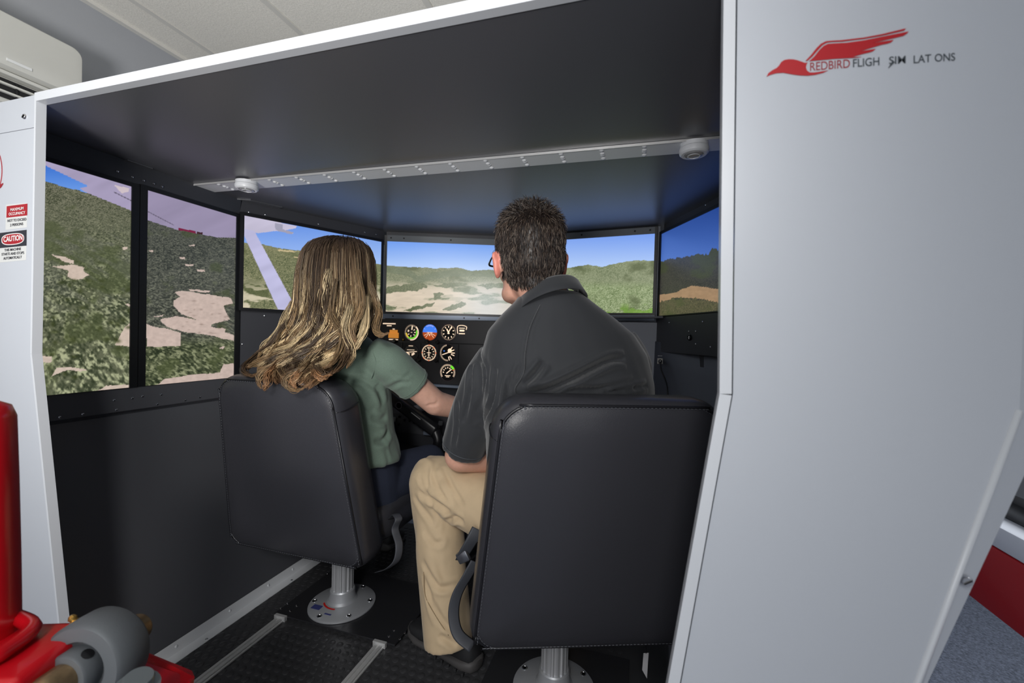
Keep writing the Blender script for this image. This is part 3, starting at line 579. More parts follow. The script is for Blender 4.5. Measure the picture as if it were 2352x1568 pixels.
for x in (-.415, -.315, -.22, -.12):
    mb = MB(); box(mb, (x, YP+.001, .905), (.003, .004, .09)); mb.build('panel_seam', M_KNOB, ip)
def fan(cx, cz, r0, r1, a0, a1, n, y):                    # flat arc, angles clockwise from the top, in degrees
    t = np.radians(np.linspace(a0, a1, n)); o = [(cx+r1*math.sin(k), y, cz+r1*math.cos(k)) for k in t]; i = [(cx+r0*math.sin(k), y, cz+r0*math.cos(k)) for k in t[::-1]]; return o+i
def arc(nm, m, par, cx, cz, r0, r1, a0, a1, y, n=24):
    mb = MB(); q = fan(cx, cz, r0, r1, a0, a1, n, y)
    for k in range(n-1): mb.add([q[k], q[k+1], q[2*n-2-k], q[2*n-1-k]], [(0, 1, 2, 3)])
    return mb.build(nm, m, par, fix=False)
def ticks(nm, m, par, cx, cz, r0, r1, angs, w_, y):
    mb = MB()
    for a in angs:
        d = np.array([math.sin(math.radians(a)), 0, math.cos(math.radians(a))]); s_ = np.array([d[2], 0, -d[0]])*w_; c = np.array([cx, y, cz]); mb.add([c+d*r0-s_, c+d*r1-s_, c+d*r1+s_, c+d*r0+s_], [(0, 1, 2, 3)])
    return mb.build(nm, m, par, fix=False)
def gauge(u, v, lab, r=.040):
    p = P(u, v, YP-.002); cx, cz = p[0], p[2]
    mb = MB(); lathe(mb, [(r, .0), (r, -.002), (.0001, -.002)], (cx, YP+.002, cz), (0, 1, 0), 36); g_ = mb.build('gauge', M_DIAL, ip, 40); g_['label'] = lab
    mb = MB(); t = np.linspace(0, 2*np.pi, 37)[:-1]; tube(mb, [(cx+r*math.cos(k), YP-.001, cz+r*math.sin(k)) for k in np.append(t, 2*np.pi)], .0014, 6, 1); mb.build('rim', M_RING, g_, True)
    return g_, cx, cz, r, YP-.0012
def hand(par, cx, cz, a, r, y, w_=.0022, m=None, r0=-.008): return ticks('needle', m or M_CREAM, par, cx, cz, r0, r, [a], w_, y-.0008)
rn = np.arange
g_, x, z, r, y = gauge(945, 763, 'airspeed gauge with green and yellow arcs'); ticks('scale', M_CREAM, g_, x, z, r*.74, r*.93, rn(-40, 320, 9), .0006, y); arc('green_arc', M_GRN, g_, x, z, r*.62, r*.78, 70, 215, y-.0003); arc('yellow_arc', M_YEL, g_, x, z, r*.62, r*.78, 215, 265, y-.0003); arc('white_arc', M_CREAM, g_, x, z, r*.82, r*.96, 40, 190, y-.0003)
hand(g_, x, z, 8, r*.8, y, .003, None, .012); ticks('numerals', M_CREAM, g_, x, z, r*.36, r*.55, [-60, 50, 90, 130, 190, 240, 285], .0022, y); ticks('caption', M_CREAM, g_, x, z, -.004, .004, [90], .0013, y-.0002)
g_, x, z, r, y = gauge(987, 763, 'attitude gauge, blue over brown'); arc('sky_half', M_BLU, g_, x, z, 0, r*.93, -90, 90, y); arc('ground_half', M_BRN, g_, x, z, 0, r*.93, 90, 270, y); ticks('scale', M_CREAM, g_, x, z, r*.72, r*.88, [-60, -30, -20, -10, 0, 10, 20, 30, 60], .0006, y-.0004); ticks('ground_lines', M_CREAM, g_, x, z, r*.15, r*.82, [118, 140, 220, 242], .0010, y-.0004)
mb = MB(); box(mb, (x, y-.001, z), (.030, .0006, .0022)); box(mb, (x, y-.001, z-.012), (.004, .0006, .010)); mb.build('aircraft_symbol', M_CREAM, g_)
g_, x, z, r, y = gauge(1030, 763, 'altimeter gauge with white numerals'); ticks('scale', M_CREAM, g_, x, z, r*.80, r*.92, rn(0, 360, 9), .0005, y); ticks('numerals', M_CREAM, g_, x, z, r*.55, r*.74, rn(0, 360, 36), .0022, y); hand(g_, x, z, 30, r*.8, y); hand(g_, x, z, -30, r*.45, y, .003)
g_, x, z, r, y = gauge(943, 810, 'turn coordinator gauge with a tiny aircraft symbol'); ticks('caption', M_CREAM, g_, x, z+.033, -.012, .012, [90], .0016, y); ticks('aircraft_wing', M_CREAM, g_, x, z+.004, -.033, .033, [84], .0018, y); ticks('caption', M_CREAM, g_, x, z+.014, -.02, .02, [90], .0014, y); arc('ball_tube', M_CREAM, g_, x, z+.016, .020, .030, 130, 230, y); arc('ball', M_DIAL, g_, x, z-.009, 0, .006, 0, 360, y-.0004); ticks('caption', M_CREAM, g_, x, z-.030, -.010, .010, [80], .0016, y)
g_, x, z, r, y = gauge(985, 810, 'heading gauge with a cream ring and orange marks'); arc('ring_print', M_CREAM, g_, x, z, r*.86, r*.93, 0, 360, y, 40); ticks('scale', M_CREAM, g_, x, z, r*.74, r*.88, rn(0, 360, 10), .0006, y); ticks('numerals', M_CREAM, g_, x, z, r*.52, r*.68, rn(15, 360, 30), .0018, y); ticks('orange_marks', M_ORG, g_, x, z, r*.84, r*.99, [0, 45, 90, 180, 225, 270], .0022, y-.0003); hand(g_, x, z, 0, r*.7, y, .0014, None, -.025); ticks('aircraft_symbol', M_CREAM, g_, x, z, -.011, .011, [90], .0016, y-.0004); ticks('aircraft_symbol', M_CREAM, g_, x, z-.010, -.006, .006, [90], .0012, y-.0004)
g_, x, z, r, y = gauge(1028, 810, 'vertical speed gauge with radial marks'); ticks('scale', M_CREAM, g_, x, z, r*.80, r*.97, rn(180, 355, 8), .0008, y); ticks('numerals', M_CREAM, g_, x, z, r*.45, r*.9, [40, 65, 90, 110, 145, 165], .0022, y); hand(g_, x, z, 250, r*.72, y, .002); arc('hub_print', M_CREAM, g_, x+.010, z+.010, 0, .010, 0, 360, y); arc('blue_mark', M_BLU, g_, x-.018, z+.008, 0, .003, 0, 360, y)
g_, x, z, r, y = gauge(1028, 855, 'tachometer gauge with a green arc'); ticks('scale', M_CREAM, g_, x, z, r*.76, r*.96, rn(-125, 126, 6), .0007, y); arc('green_arc', M_GRN, g_, x, z, r*.70, r*.98, 28, 62, y-.0003); ticks('red_line', M_ORG, g_, x, z, r*.66, r*.99, [66], .001, y-.0003); ticks('numerals', M_CREAM, g_, x, z, r*.46, r*.62, [-90, -60, -30, 0, 30, 90], .0022, y); hand(g_, x, z, 52, r*.62, y); ticks('caption', M_CREAM, g_, x, z-.015, -.014, .014, [90], .0016, y); ticks('caption', M_CREAM, g_, x, z-.021, -.008, .008, [90], .0014, y)
p = P(1061, 757, YP-.001); mb = MB(); x, z = p[0], p[2]; tube(mb, [(x-.021, YP-.001, z-.018), (x-.022, YP-.001, z+.014), (x, YP-.001, z+.020), (x+.022, YP-.001, z+.014), (x+.021, YP-.001, z-.0)], .0018, 6, 3); mb.build('clock_outline', M_CREAM, ip)
for dz, w_, th in ((.007, .014, .0015), (-.004, .012, .004), (-.018, .015, .0022)):
    mb = MB(); box(mb, (x, YP-.0012, z+dz), (2*w_, .0006, 2*th)); mb.build('clock_print', M_CREAM, ip)
p = P(904, 767, YP-.001); x, z = p[0], p[2]
mb = MB(); box(mb, (x, YP-.0012, z-.006), (.056, .0008, .026)); mb.build('amber_readout', M_AMB, ip); mb = MB(); box(mb, (x, YP-.0012, z+.013), (.044, .0008, .014)); mb.build('amber_readout', M_AMB, ip)
for dz, w_ in ((-.026, .050), (.024, .012)): mb = MB(); box(mb, (x, YP-.0012, z+dz), (w_, .0006, .005)); mb.build('caption', M_CREAM, ip)
p = P(894, 743, YP-.001); mb = MB(); box(mb, (p[0], YP-.0012, p[2]), (.070, .0006, .006)); box(mb, (p[0], YP-.0012, p[2]-.010), (.026, .0006, .005)); mb.build('caption', M_CREAM, ip)
for u, v in ((905, 783), (980, 783), (1004, 785), (961, 826), (1001, 827)):
    p = P(u, v, YP-.01); mb = MB(); lathe(mb, [(.0085, .012), (.0085, .003), (.0095, .0), (.0095, -.008), (.0075, -.011), (.0001, -.011)], (p[0], YP-.004, p[2]), (0, 1, 0), 18); mb.build('knob', M_KNOB, ip, 35)
p = P(927, 780, YP); mb = MB(); lathe(mb, [(.005, .004), (.005, -.004), (.0001, -.006)], (p[0], YP-.002, p[2]), (0, 1, 0), 12); mb.build('brass_button', mat('brass', (190, 150, 70), .3, .9), ip, 35)
# lower console with switches
mb = MB(); R = [[(-.56, y_, z_), (.24, y_, z_)] for y_, z_ in ((1.13, .75), (1.06, .72), (1.00, .64), (.98, .56), (1.0, .50), (1.1, .46))]
lo = thing('switch_console', (-.16, 1.05, .46), 'black switch console under the instrument panel', 'console')
prism(mb, [(-.56, a, b) for a, b in ((1.13, .745), (1.06, .72), (1.00, .63), (.985, .55), (1.01, .49), (1.13, .46))], (.80, 0, 0)); mb.build('console_body', M_ABS2, lo)
M_BTN = mat('grey_button', (130, 132, 134), .5)
for u, v, s_ in ((904, 963, .022), (1012, 972, .020)):
    p = P(u, v, .99); mb = MB(); box(mb, (0, 0, 0), (s_, .012, s_), .003, M=frame(p, (1, 0, 0), (0, .95, -.3), (0, .3, .95))); mb.build('button', M_BTN, lo)
for u, v in ((917, 957), (929, 965), (941, 966), (917, 974), (951, 970), (994, 970)):
    p = P(u, v, .995); mb = MB(); lathe(mb, [(.006, .01), (.0055, -.006), (.003, -.010), (.0001, -.0105)], p, (0, .95, -.3), 12); mb.build('knob', M_KNOB, lo, 35)
mb = MB(); box(mb, P(990, 995, .97), (.07, .02, .018), .004); mb.build('grey_tab', mat('blue_grey_plastic', (96, 104, 118), .4), lo)
# yoke
yk = thing('control_yoke', P(935, 940, .90), 'black control yoke turned in front of the console', 'yoke'); M_YK = mat('yoke_black', (22, 22, 25), .35)
a, b = P(890, 905, .90), P(995, 985, .90); d = (b-a)/np.linalg.norm(b-a); n_ = np.cross(d, (0, 1, 0)); n_ /= np.linalg.norm(n_)
mb = MB(); box(mb, (0, 0, 0), (np.linalg.norm(b-a)*1.15, .045, .048), .012, 3, frame((a+b)/2, d, np.cross(n_, d), n_)); mb.build('cross_bar', M_YK, yk, 40)
for e, s_ in ((a, -1), (b, 1)): mb = MB(); tube(mb, [e+d*s_*.01-n_*0, e+d*s_*.045+n_*.03*-1, e+d*s_*.06-n_*.10], [.02, .019, .016], 12); mb.build('grip', M_YK, yk, True)
mb = MB(); tube(mb, [(a+b)/2, (a+b)/2+np.array([0, .14, .0])], .018, 14, 1); mb.build('shaft', M_ALU, yk, 40)
pc = P(916, 931, .875); mb = MB(); lathe(mb, [(.015, 0), (.015, -.001), (.012, -.001), (.012, 0)], pc, (0, 1, 0), 24); mb.build('hub_emblem', mat('dull_badge', (96, 92, 96), .4), yk, 40)
mb = MB(); box(mb, (0, 0, 0), (.05, .001, .003), M=frame(P(955, 955, .874), d, (0, 1, 0), n_)); mb.build('edge_highlight_strip', M_ALU, yk)  # pale strip stands in for the highlight along the yoke bar
# headset jack
jk = thing('headset_jack', P(1516, 829, 1.205), 'small pale jack plate with black plug and cable, right front wall', 'jack'); pj = P(1516, 829, 1.203)
mb = MB(); box(mb, pj, (.022, .004, .024), .001); mb.build('plate', mat('jack_plate', (146, 144, 140), .5), jk)
mb = MB(); lathe(mb, [(.008, 0), (.0085, -.01), (.006, -.03), (.004, -.04), (.0001, -.041)], pj, (0, 1, 0), 16); mb.build('plug', M_KNOB, jk, 40)
mb = MB(); tube(mb, [pj+(0, -.036, 0), P(1519, 850, 1.15), P(1528, 872, 1.13), P(1533, 895, 1.10), P(1530, 925, 1.08), P(1500, 980, 1.05)], .003, 8); mb.build('cable', M_KNOB, jk, True)
mb = MB(); box(mb, P(1516, 817, 1.203), (.018, .001, .003)); mb.build('printed_caption', mat('pale_print', (130, 130, 134), .6), jk)
mb = MB(); p = P(1549, 812, 1.2); lathe(mb, [(.006, 0), (.005, -.006), (.0001, -.008)], p, (-.2, .97, 0), 12); mb.build('bump_stop', M_KNOB, cabin, 35)

# ================================================================ seats
M_VIN = mat('black_vinyl', (56, 56, 61), .29, spec=.5, bump=(420, .22, .0012)); M_PIPE = mat('vinyl_seam', (30, 30, 34), .3); M_STIT = mat('stitching', (92, 94, 100), .5)
M_CAST = mat('cast_aluminium', (182, 184, 188), .4, .45, bump=(500, .06)); M_POST = mat('ribbed_aluminium', (198, 199, 202), .34, .55); M_BELT = mat('seat_belt_webbing', (66, 68, 74), .5, bump=(1500, .3, .001)); M_TAG = mat('red_print_seat', (186, 30, 26), .5); M_BLP = mat('blue_print_seat', (60, 66, 120), .5)
def outline(hb, ht, z0, z1, rt, rb, n=7):
    """rounded trapezoid (x,z): half widths at bottom and top"""
    o = []
    k = (ht-hb)/(z1-z0)
    for cx, cz, r, t0 in ((1, z1, rt, 0), (-1, z1, rt, 90), (-1, z0, rb, 180), (1, z0, rb, 270)):
        zc = cz-r if cz == z1 else cz+r; xc = (hb+k*(zc-z0))-r
        for t in np.radians(np.linspace(t0, t0+90, n)): o.append((cx*xc+r*math.cos(t), zc+r*math.sin(t)))
    return np.array(o)
def seat(loc, rot, back_y, label, hb=.262, ht=.212, zb=.292, zt=.862, rec=.10, xo=0.):
    px, py = loc; M = Rz(rot, (px+xo*math.cos(rot), py+xo*math.sin(rot), 0)); root = thing('pilot_seat', (px, py, .0), label, 'seat', 'pilot seats')
    yb = lambda z: -back_y-rec*(z-zb)/(zt-zb)           # rear face, reclined
    prof = [(-.012, .115), (-.010, .075), (-.006, .040), (0, .018), (.004, .012), (.014, .004), (.035, 0), (.085, 0), (.105, .006), (.118, .025), (.122, .06)]
    R = []
    for t, ins in prof:
        o = outline(hb-ins, ht-ins, zb+ins, zt-ins, max(.075-ins*.6, .02), max(.055-ins*.6, .02)); R.append(np.stack([o[:, 0], [yb(z)+t for z in o[:, 1]], o[:, 1]], 1))
    mb = MB(); rings(mb, R, M=M); bk = mb.build('backrest', M_VIN, root, True)
    o = outline(hb-.0145, ht-.0145, zb+.0145, zt-.0145, .066, .046); pts = np.stack([o[:, 0], [yb(z)+.002 for z in o[:, 1]], o[:, 1]], 1); pts = np.vstack([pts, pts[:1]])
    mb = MB(); tube(mb, pts, .0032, 6, 2, M=M); mb.build('piping', M_PIPE, bk, True)
    st = MB(); cp = catmull(pts, 24); L = np.concatenate([[0], np.cumsum(np.linalg.norm(np.diff(cp, axis=0), axis=1))]); 
    for s_ in np.arange(0, L[-1], .0085):
        c = np.array([np.interp(s_+.0, L, cp[:, k]) for k in range(3)]); e = np.array([np.interp(s_+.0045, L, cp[:, k]) for k in range(3)]); sc = np.array([.985, 1, 1]); cc = np.array([0, 0, (zb+zt)/2]); c, e = [(q_-cc)*np.array([.978, 1, .99])+cc+np.array([0, -.0045, 0]) for q_ in (c, e)]
        tube(st, [c, e], .0008, 4, 1, M=M)
    tag(st.build('stitching', M_STIT, bk), kind='stuff')
    for sx in (-1, 1):                                   # side seams
        mb = MB(); z_ = zt-.085; h_ = hb+(ht-hb)*(z_-zb)/(zt-zb); tube(mb, [(sx*(h_-.012), yb(z_)+.005, z_-.004), (sx*(h_+.0005), yb(z_)+.03, z_), (sx*(h_+.0008), yb(z_)+.085, z_+.012), (sx*(h_-.02), yb(z_)+.118, z_+.014)], .0016, 6, 4, M=M); mb.build('side_seam', M_PIPE, bk, True)
    # cushion
    R = []
    for z, ins in ((.315, .05), (.320, .02), (.335, .004), (.36, 0), (.40, 0), (.425, .006), (.438, .03), (.442, .08)):
        q_ = rrect(-.245+ins, .245-ins, -back_y+.10+ins, .25-ins, .07-.5*ins, 6); R.append(np.stack([q_[:, 0], q_[:, 1], np.full(len(q_), z)], 1))
    mb = MB(); rings(mb, R, M=M); mb.build('cushion', M_VIN, root, True)
    mb = MB(); box(mb, (0, .02, .305), (.30, .30, .02), .004, M=M); mb.build('seat_pan', M_ABS2, root)
    # pedestal
    M = Rz(rot, (px, py, 0))
    mb = MB(); R = []; n = 64
    for z in (.045, .296):
        t = np.linspace(0, 2*np.pi, n, endpoint=False); r = .0365+.0012*np.sign(np.sin(t*16+.3)); R.append(np.stack([r*np.cos(t), r*np.sin(t), np.full(n, z)], 1))
    rings(mb, R, M=M); mb.build('post', M_POST, root)
    mb = MB(); lathe(mb, [(.113, .0152), (.1145, .017), (.1145, .021), (.111, .0235), (.070, .030), (.052, .034), (.0455, .041), (.0430, .054), (.0425, .072), (.040, .076), (.037, .076)], n=48, M=M); bs = mb.build('base', M_CAST, root, 30)
    for k in range(6):
        a_ = k*math.pi/3+.35; c = np.array([.098*math.cos(a_), .098*math.sin(a_), .0255]); mb = MB(); lathe(mb, [(.0085, 0), (.0085, .0016), (.0065, .002), (.0055, .0004), (.0001, .0004)], c, n=14, M=M); b_ = mb.build('bolt', M_SCREW, bs, 40)
        mb = MB(); lathe(mb, [(.005, .0005), (.0045, .0016), (.0001, .0018)], c, n=10, M=M); mb.build('bolt_head', M_DSCREW, bs, 40)
    mb = MB(); q = [(.058*math.sin(t), -.058*math.cos(t), .0335) for t in np.linspace(-.85, .25, 14)]; i = [(.064*math.sin(t), -.064*math.cos(t), .0325) for t in np.linspace(-.85, .25, 14)]
    for k in range(13): mb.add([q[k], q[k+1], i[k+1], i[k]], [(0, 1, 2, 3)], M)
    mb.build('red_marking', M_TAG, bs, fix=False)
    mb = MB(); box(mb, (-.055, -.065, .0302), (.035, .022, .001), M=M); box(mb, (.005, -.082, .0282), (.026, .006, .001), M=M); mb.build('blue_marking', M_BLP, bs)
    return root, M
LSEAT = (-.284, .585); RSEAT = (.475, .46)
seatL, ML = seat((LSEAT[0]-.04, LSEAT[1]), 0., .235, 'black vinyl seat holding the long-haired person, its base plate and rails in view')
# the base stands under the middle of the cushion
seatR, MR = seat(RSEAT, math.radians(21), .235, 'black vinyl seat in the right foreground holding the man', zt=.876, hb=.288, ht=.242, xo=.046)
# belts
def belt(name, pts, w_, lab, up, par=None): 
    mb = MB(); tube(mb, pts, w_, 8, 6, ry=.0016, up=up); o = mb.build(name, M_BELT, par, True); return o
belt('belt_loop', [P(900, 1190, .50), P(908, 1180, .47), P(916, 1192, .45), P(908, 1215, .45), P(917, 1250, .43), P(912, 1285, .42), P(890, 1305, .42), P(868, 1312, .44)], .013, None, (.5, .8, 0), seatL)
belt('belt_loop', [P(1098, 1215, .36), P(1085, 1240, .35), P(1068, 1268, .35), P(1060, 1285, .36)], .018, None, (.8, .5, .1), seatR)
mb = MB(); box(mb, (0, 0, 0), (.035, .014, .03), .004, M=frame(P(1064, 1278, .35), (.85, 0, .5), (0, 1, 0), (-.5, 0, .85))); mb.build('belt_buckle', mat('belt_buckle_steel', (120, 122, 128), .3, .8), seatR, 40)
belt('belt_loop', [P(1092, 1290, .34), P(1075, 1320, .33), P(1050, 1365, .32), P(1042, 1410, .31), P(1052, 1455, .30), P(1085, 1485, .30)], .015, None, (.7, .6, 0), seatR)
# base plates and seat rails
M_PLT = mat('black_steel_plate', (54, 54, 57), .3, .4)
pl_ = thing('seat_base_plate', (-.275, .62, 0), 'black plate under the left seat pedestal, bolted to two rails', 'plate')
mb = MB(); box(mb, (-.272, .625, .012), (.475, .32, .006), .001); mb.build('plate', M_PLT, pl_)
for x in (-.49, -.055):
    for dx in (-.018, .022):
        for dy in (.03, .06, .265):
            link('bolt', M_rs, pl_, (x+dx, .463+dy, .015)) 
pl2 = thing('seat_base_plate', (.475, .5, 0), 'black plate under the right seat pedestal', 'plate'); mb = MB(); box(mb, (.475, .50, .012), (.40, .28, .006), .001); mb.build('plate', M_PLT, pl2)
rpf = [(-.020, .002), (.020, .002), (.020, .006), (.009, .006), (.009, .0085), (.014, .0085), (.014, .0115), (.004, .0115), (.004, .006), (-.004, .006), (-.004, .0115), (-.014, .0115), (-.014, .0085), (-.009, .0085), (-.009, .006), (-.020, .006)]
for x, lab in ((-.477, 'grooved aluminium seat rail nearer the left cabin wall'), (-.085, 'grooved aluminium seat rail nearer the man\'s shoe')):
    rl = thing('seat_rail', (x, .4, 0), lab, 'rail', 'seat rails on the cabin floor'); mb = MB(); prism(mb, [(x+a_*.85, -.05, b_+.0005) for a_, b_ in rpf], (0, .515, 0)); mb.build('rail', M_ALU, rl)
    mb = MB(); box(mb, (x, .46, .0095), (.045, .012, .017), .001); mb.build('end_clamp', M_ALU, rl)
    for dy in (-.03, .0, .03): link('screw', M_rs, rl, (x+.004*(-1 if dy else 1), .02+dy, .0035))
# white paper tag under the right seat
tg = thing('paper_tag', P(1482, 1500, .42), 'torn white paper tag hanging under the right seat', 'tag'); mb = MB(); a_ = [P(u, v, .42) for u, v in ((1478, 1500), (1490, 1499), (1488, 1525), (1486, 1558), (1475, 1538))]; prism(mb, a_, (.0, .0012, 0)); mb.build('tag_paper', mat('paper_white', (190, 188, 190), .8), tg)
mb = MB(); tube(mb, [P(1484, 1500, .42), P(1484, 1490, .42), P(1482, 1465, .42)], .0012, 6, 2); mb.build('tag_string', M_KNOB, tg)

# ================================================================ red motion frame in the foreground, left and right
M_REDP = mat('red_powder_coat', (178, 12, 24), .28, coat=.2); M_IRON = mat('grey_cast_iron', (92, 96, 100), .55, .25, bump=(600, .2, .001)); M_BRASS = mat('brass_fitting', (196, 158, 84), .3, .9); M_ZINC = mat('zinc_bolt', (176, 186, 190), .3, .85)
T_ = .60
def Q(u, v, t=T_): return CAM+ray(u, v)*t
rf = thing('motion_platform', Q(10, 1500), 'red steel motion frame in the lower left foreground', 'frame')
mb = MB(); p0 = Q(-35, 1540); R = []
for k, (v_, r_) in enumerate(((1600, .048), (1480, .046), (1300, .045), (1100, .043), (960, .041), (935, .036), (922, .022), (919, .004))):
    c = Q(-62, v_); t = np.linspace(0, 2*np.pi, 24, endpoint=False); R.append(np.stack([c[0]+r_*np.cos(t), c[1]+r_*np.sin(t), np.full(24, c[2])], 1))
rings(mb, R); mb.build('upright_tube', M_REDP, rf, 50)
fr = AX[0]*1; fu = np.array([0, 0, 1.]); fr = np.array([.93, .37, 0]); fd = np.array([-.37, .93, 0])
mb = MB(); box(mb, (0, 0, 0), (.13, .12, .12), .012, 3, frame(Q(20, 1592, .58), fr, fd, fu)); mb.build('corner_block', M_REDP, rf, 40)
bq = Q(20, 1592, .58); mb = MB(); box(mb, (bq[0], bq[1], (bq[2]-.058+FZ)/2), (.09, .09, bq[2]-.058-FZ), .008); mb.build('column', M_REDP, rf, 40)
mb = MB(); box(mb, (bq[0], bq[1], FZ+.006), (.20, .20, .012), .003); mb.build('foot_plate', M_REDP, rf)
mb = MB(); prism(mb, [Q(290, 1505, .66), Q(300, 1500, .68), Q(430, 1553, .70), Q(436, 1568, .69), Q(425, 1640, .66), Q(280, 1640, .62)], fd*.012); mb.build('gusset_plate', M_REDP, rf)
mb = MB(); c = Q(40, 1462, .585); tube(mb, [c+fr*a_+fd*b_ for a_, b_ in ((-.07, -.05), (.0, -.045), (.01, -.02), (.0, .02), (-.06, .05))], .01, 8); mb.build('weld_bead', M_REDP, rf, True)
jt = thing('swivel_bearing', Q(220, 1500), 'grey cast swivel bearing clamped on the red foreground frame', 'bearing')
ax = AX[2]+AX[0]*.04-AX[1]*.03; ax = ax/np.linalg.norm(ax); c = Q(222, 1508, .62)
mb = MB(); lathe(mb, [(.034, -.020), (.038, -.026), (.056, -.026), (.060, -.021), (.061, 0), (.060, .021), (.056, .026), (.038, .026), (.034, .020), (.034, -.020)], c, ax, 40); mb.f.append(()) if 0 else None; mb.build('housing', M_IRON, jt, 40)
mb = MB(); lathe(mb, [(.0001, -.012), (.041, -.012), (.041, .012), (.0001, .012)], c, ax, 32); mb.build('race', mat('bearing_dark', (26, 24, 26), .4), jt, 40)
for s_ in (-1, 1):
    mb = MB(); lathe(mb, [(.021, .0), (.029, .0), (.031, .003), (.031, .026), (.029, .029), (.021, .029)], c+ax*s_*.016*1.0, ax*s_, 32); mb.build('clamp_collar', M_IRON, jt, 40)
    a_, b_, _ = basis(ax); d_ = -AX[2]*.6+np.array([.35, -.2, .5]); d_ = d_-ax*(d_@ax); d_ /= np.linalg.norm(d_); pc = c+ax*s_*(.016+.014)+d_*.0305
    mb = MB(); lathe(mb, [(.0075, 0), (.0075, .0008), (.0001, .0010)], pc, d_, 14); ss = mb.build('set_screw', M_KNOB, jt, 40)
    mb = MB(); lathe(mb, [(.004, 0.001), (.004, .0014), (.0001, .0015)], pc-AX[1]*.003, d_, 12); mb.build('screw_socket', M_ZINC, ss)
mb = MB(); lathe(mb, [(.0001, -.075), (.020, -.075), (.0215, -.07), (.0215, .066), (.020, .070), (.0001, .070)], c, ax, 28); mb.build('shaft', mat('worn_steel_shaft', (150, 128, 98), .4, .8, var=(60, .3)), jt, 40)
up_ = np.array([0, 0, 1.])-ax*ax[2]; up_ /= np.linalg.norm(up_); lf = up_*.80-np.cross(ax, up_)*(.6 if np.cross(ax, up_)@AX[0] > 0 else -.6); gz = c+lf*.056
mb = MB(); lathe(mb, [(.006, 0), (.006, .005), (.004, .006), (.0055, .010), (.003, .014), (.0001, .015)], gz, lf, 10); mb.build('grease_fitting', M_BRASS, jt, 35)
mb = MB(); box(mb, (0, 0, 0), (.09, .05, .05), .006, M=frame(c-np.array([0, 0, .072]), ax, np.cross((0, 0, 1), ax)/np.linalg.norm(np.cross((0, 0, 1), ax)), (0, 0, 1))); mb.build('foot', M_IRON, jt, 40)
mb = MB(); bp = Q(315, 1572, .58); lathe(mb, [(.0001, .012), (.016, .012), (.018, .009), (.018, -.002), (.026, -.002), (.026, -.005), (.0001, -.005)], bp, (.25, .0, .97), 6 if 0 else 24); mb.build('mounting_bolt', M_ZINC, jt, 40)
# right side
rb = thing('platform_beam', (1.485, .55, FZ), 'red steel beam with white top at the lower right edge', 'beam'); 
mb = MB(); box(mb, (1.485, .95, .475), (.06, 2.3, .15), .006); mb.build('beam', M_REDP, rb, 40)
mb = MB(); box(mb, (1.49, .95, .5765), (.07, 2.3, .051), .006); mb.build('white_cover', mat('white_cover_plastic', (222, 226, 236), .4), rb, 40)
mb = MB(); box(mb, (1.53, .30, .625), (.05, .7, .045), .006); mb.build('black_bracket', M_KNOB, rb, 40)
for y_ in (-.12, 2.0): mb = MB(); box(mb, (1.50, y_, (FZ+.40)/2), (.05, .05, .40-FZ), .004); mb.build('leg', M_REDP, rb, 40)
# support frame below the cabin so that it stands on the room floor
mf = thing('platform_stand', (.067, .6, FZ), 'dark motion base under the simulator cabin', 'base')
mb = MB(); box(mb, (.067, .6, FZ+.05), (1.2, 1.3, .10), .01); mb.build('base_slab', M_ABS2, mf)
mb = MB(); box(mb, (.067, .6, (FZ+.1-.125)/2), (.5, .5, -.125-FZ-.1), .01); mb.build('pedestal', M_ABS2, mf)
# ================================================================ people
def remesh(mb, vox, it=6, lam=.5):
    """union of the closed shapes as one skin; returns vertices, quads, neighbour pairs"""
    me = mb.mesh('tmp'); o = bpy.data.objects.new('tmp', me); COL.objects.link(o)
    bm = bmesh.new(); bm.from_mesh(me); bmesh.ops.recalc_face_normals(bm, faces=bm.faces); bm.to_mesh(me); bm.free()
    md = o.modifiers.new('r', 'REMESH'); md.mode = 'VOXEL'; md.voxel_size = vox; md.adaptivity = 0
    e = o.evaluated_get(bpy.context.evaluated_depsgraph_get()); m2 = bpy.data.meshes.new_from_object(e)
    v = np.empty(len(m2.vertices)*3); m2.vertices.foreach_get('co', v); v = v.reshape(-1, 3); f = [tuple(p.vertices) for p in m2.polygons]
    ed = np.empty(len(m2.edges)*2, int); m2.edges.foreach_get('vertices', ed); ed = ed.reshape(-1, 2)
    bpy.data.objects.remove(o); bpy.data.meshes.remove(me); bpy.data.meshes.remove(m2)
    return smooth(v, ed, it, lam), f, ed
def smooth(v, ed, it, lam=.5):
    n = len(v); deg = np.bincount(ed.ravel(), minlength=n)[:, None]
    for k in range(it):
        s_ = np.zeros_like(v)
        for a in range(3): s_[:, a] = np.bincount(ed[:, 0], v[ed[:, 1], a], n)+np.bincount(ed[:, 1], v[ed[:, 0], a], n)
        v = v+lam*(s_/np.maximum(deg, 1)-v)
    return v
def vnormals(v, f):
    f = np.array([q if len(q) == 4 else (*q, q[-1]) for q in f]); n = np.cross(v[f[:, 2]]-v[f[:, 0]], v[f[:, 3]]-v[f[:, 1]]); o = np.zeros_like(v)
    for k in range(4):
        for a in range(3): o[:, a] += np.bincount(f[:, k], n[:, a], len(v))
    return o/(np.linalg.norm(o, axis=1)[:, None]+1e-12)
def skinmesh(name, v, f, m, parent, colors=None):
    po = OFF[parent.name]; me = bpy.data.meshes.new(name); me.from_pydata((v-po).tolist(), [], f); me.materials.append(m)
    me.polygons.foreach_set('use_smooth', [True]*len(me.polygons))
    if colors is not None:
        a = me.attributes.new('tone', 'FLOAT_COLOR', 'POINT'); a.data.foreach_set('color', np.concatenate([lin(np.clip(colors, 0, 255)), np.ones((len(v), 1))], 1).astype(np.float32).ravel())
    me.update(); return link(name, me, parent, po)
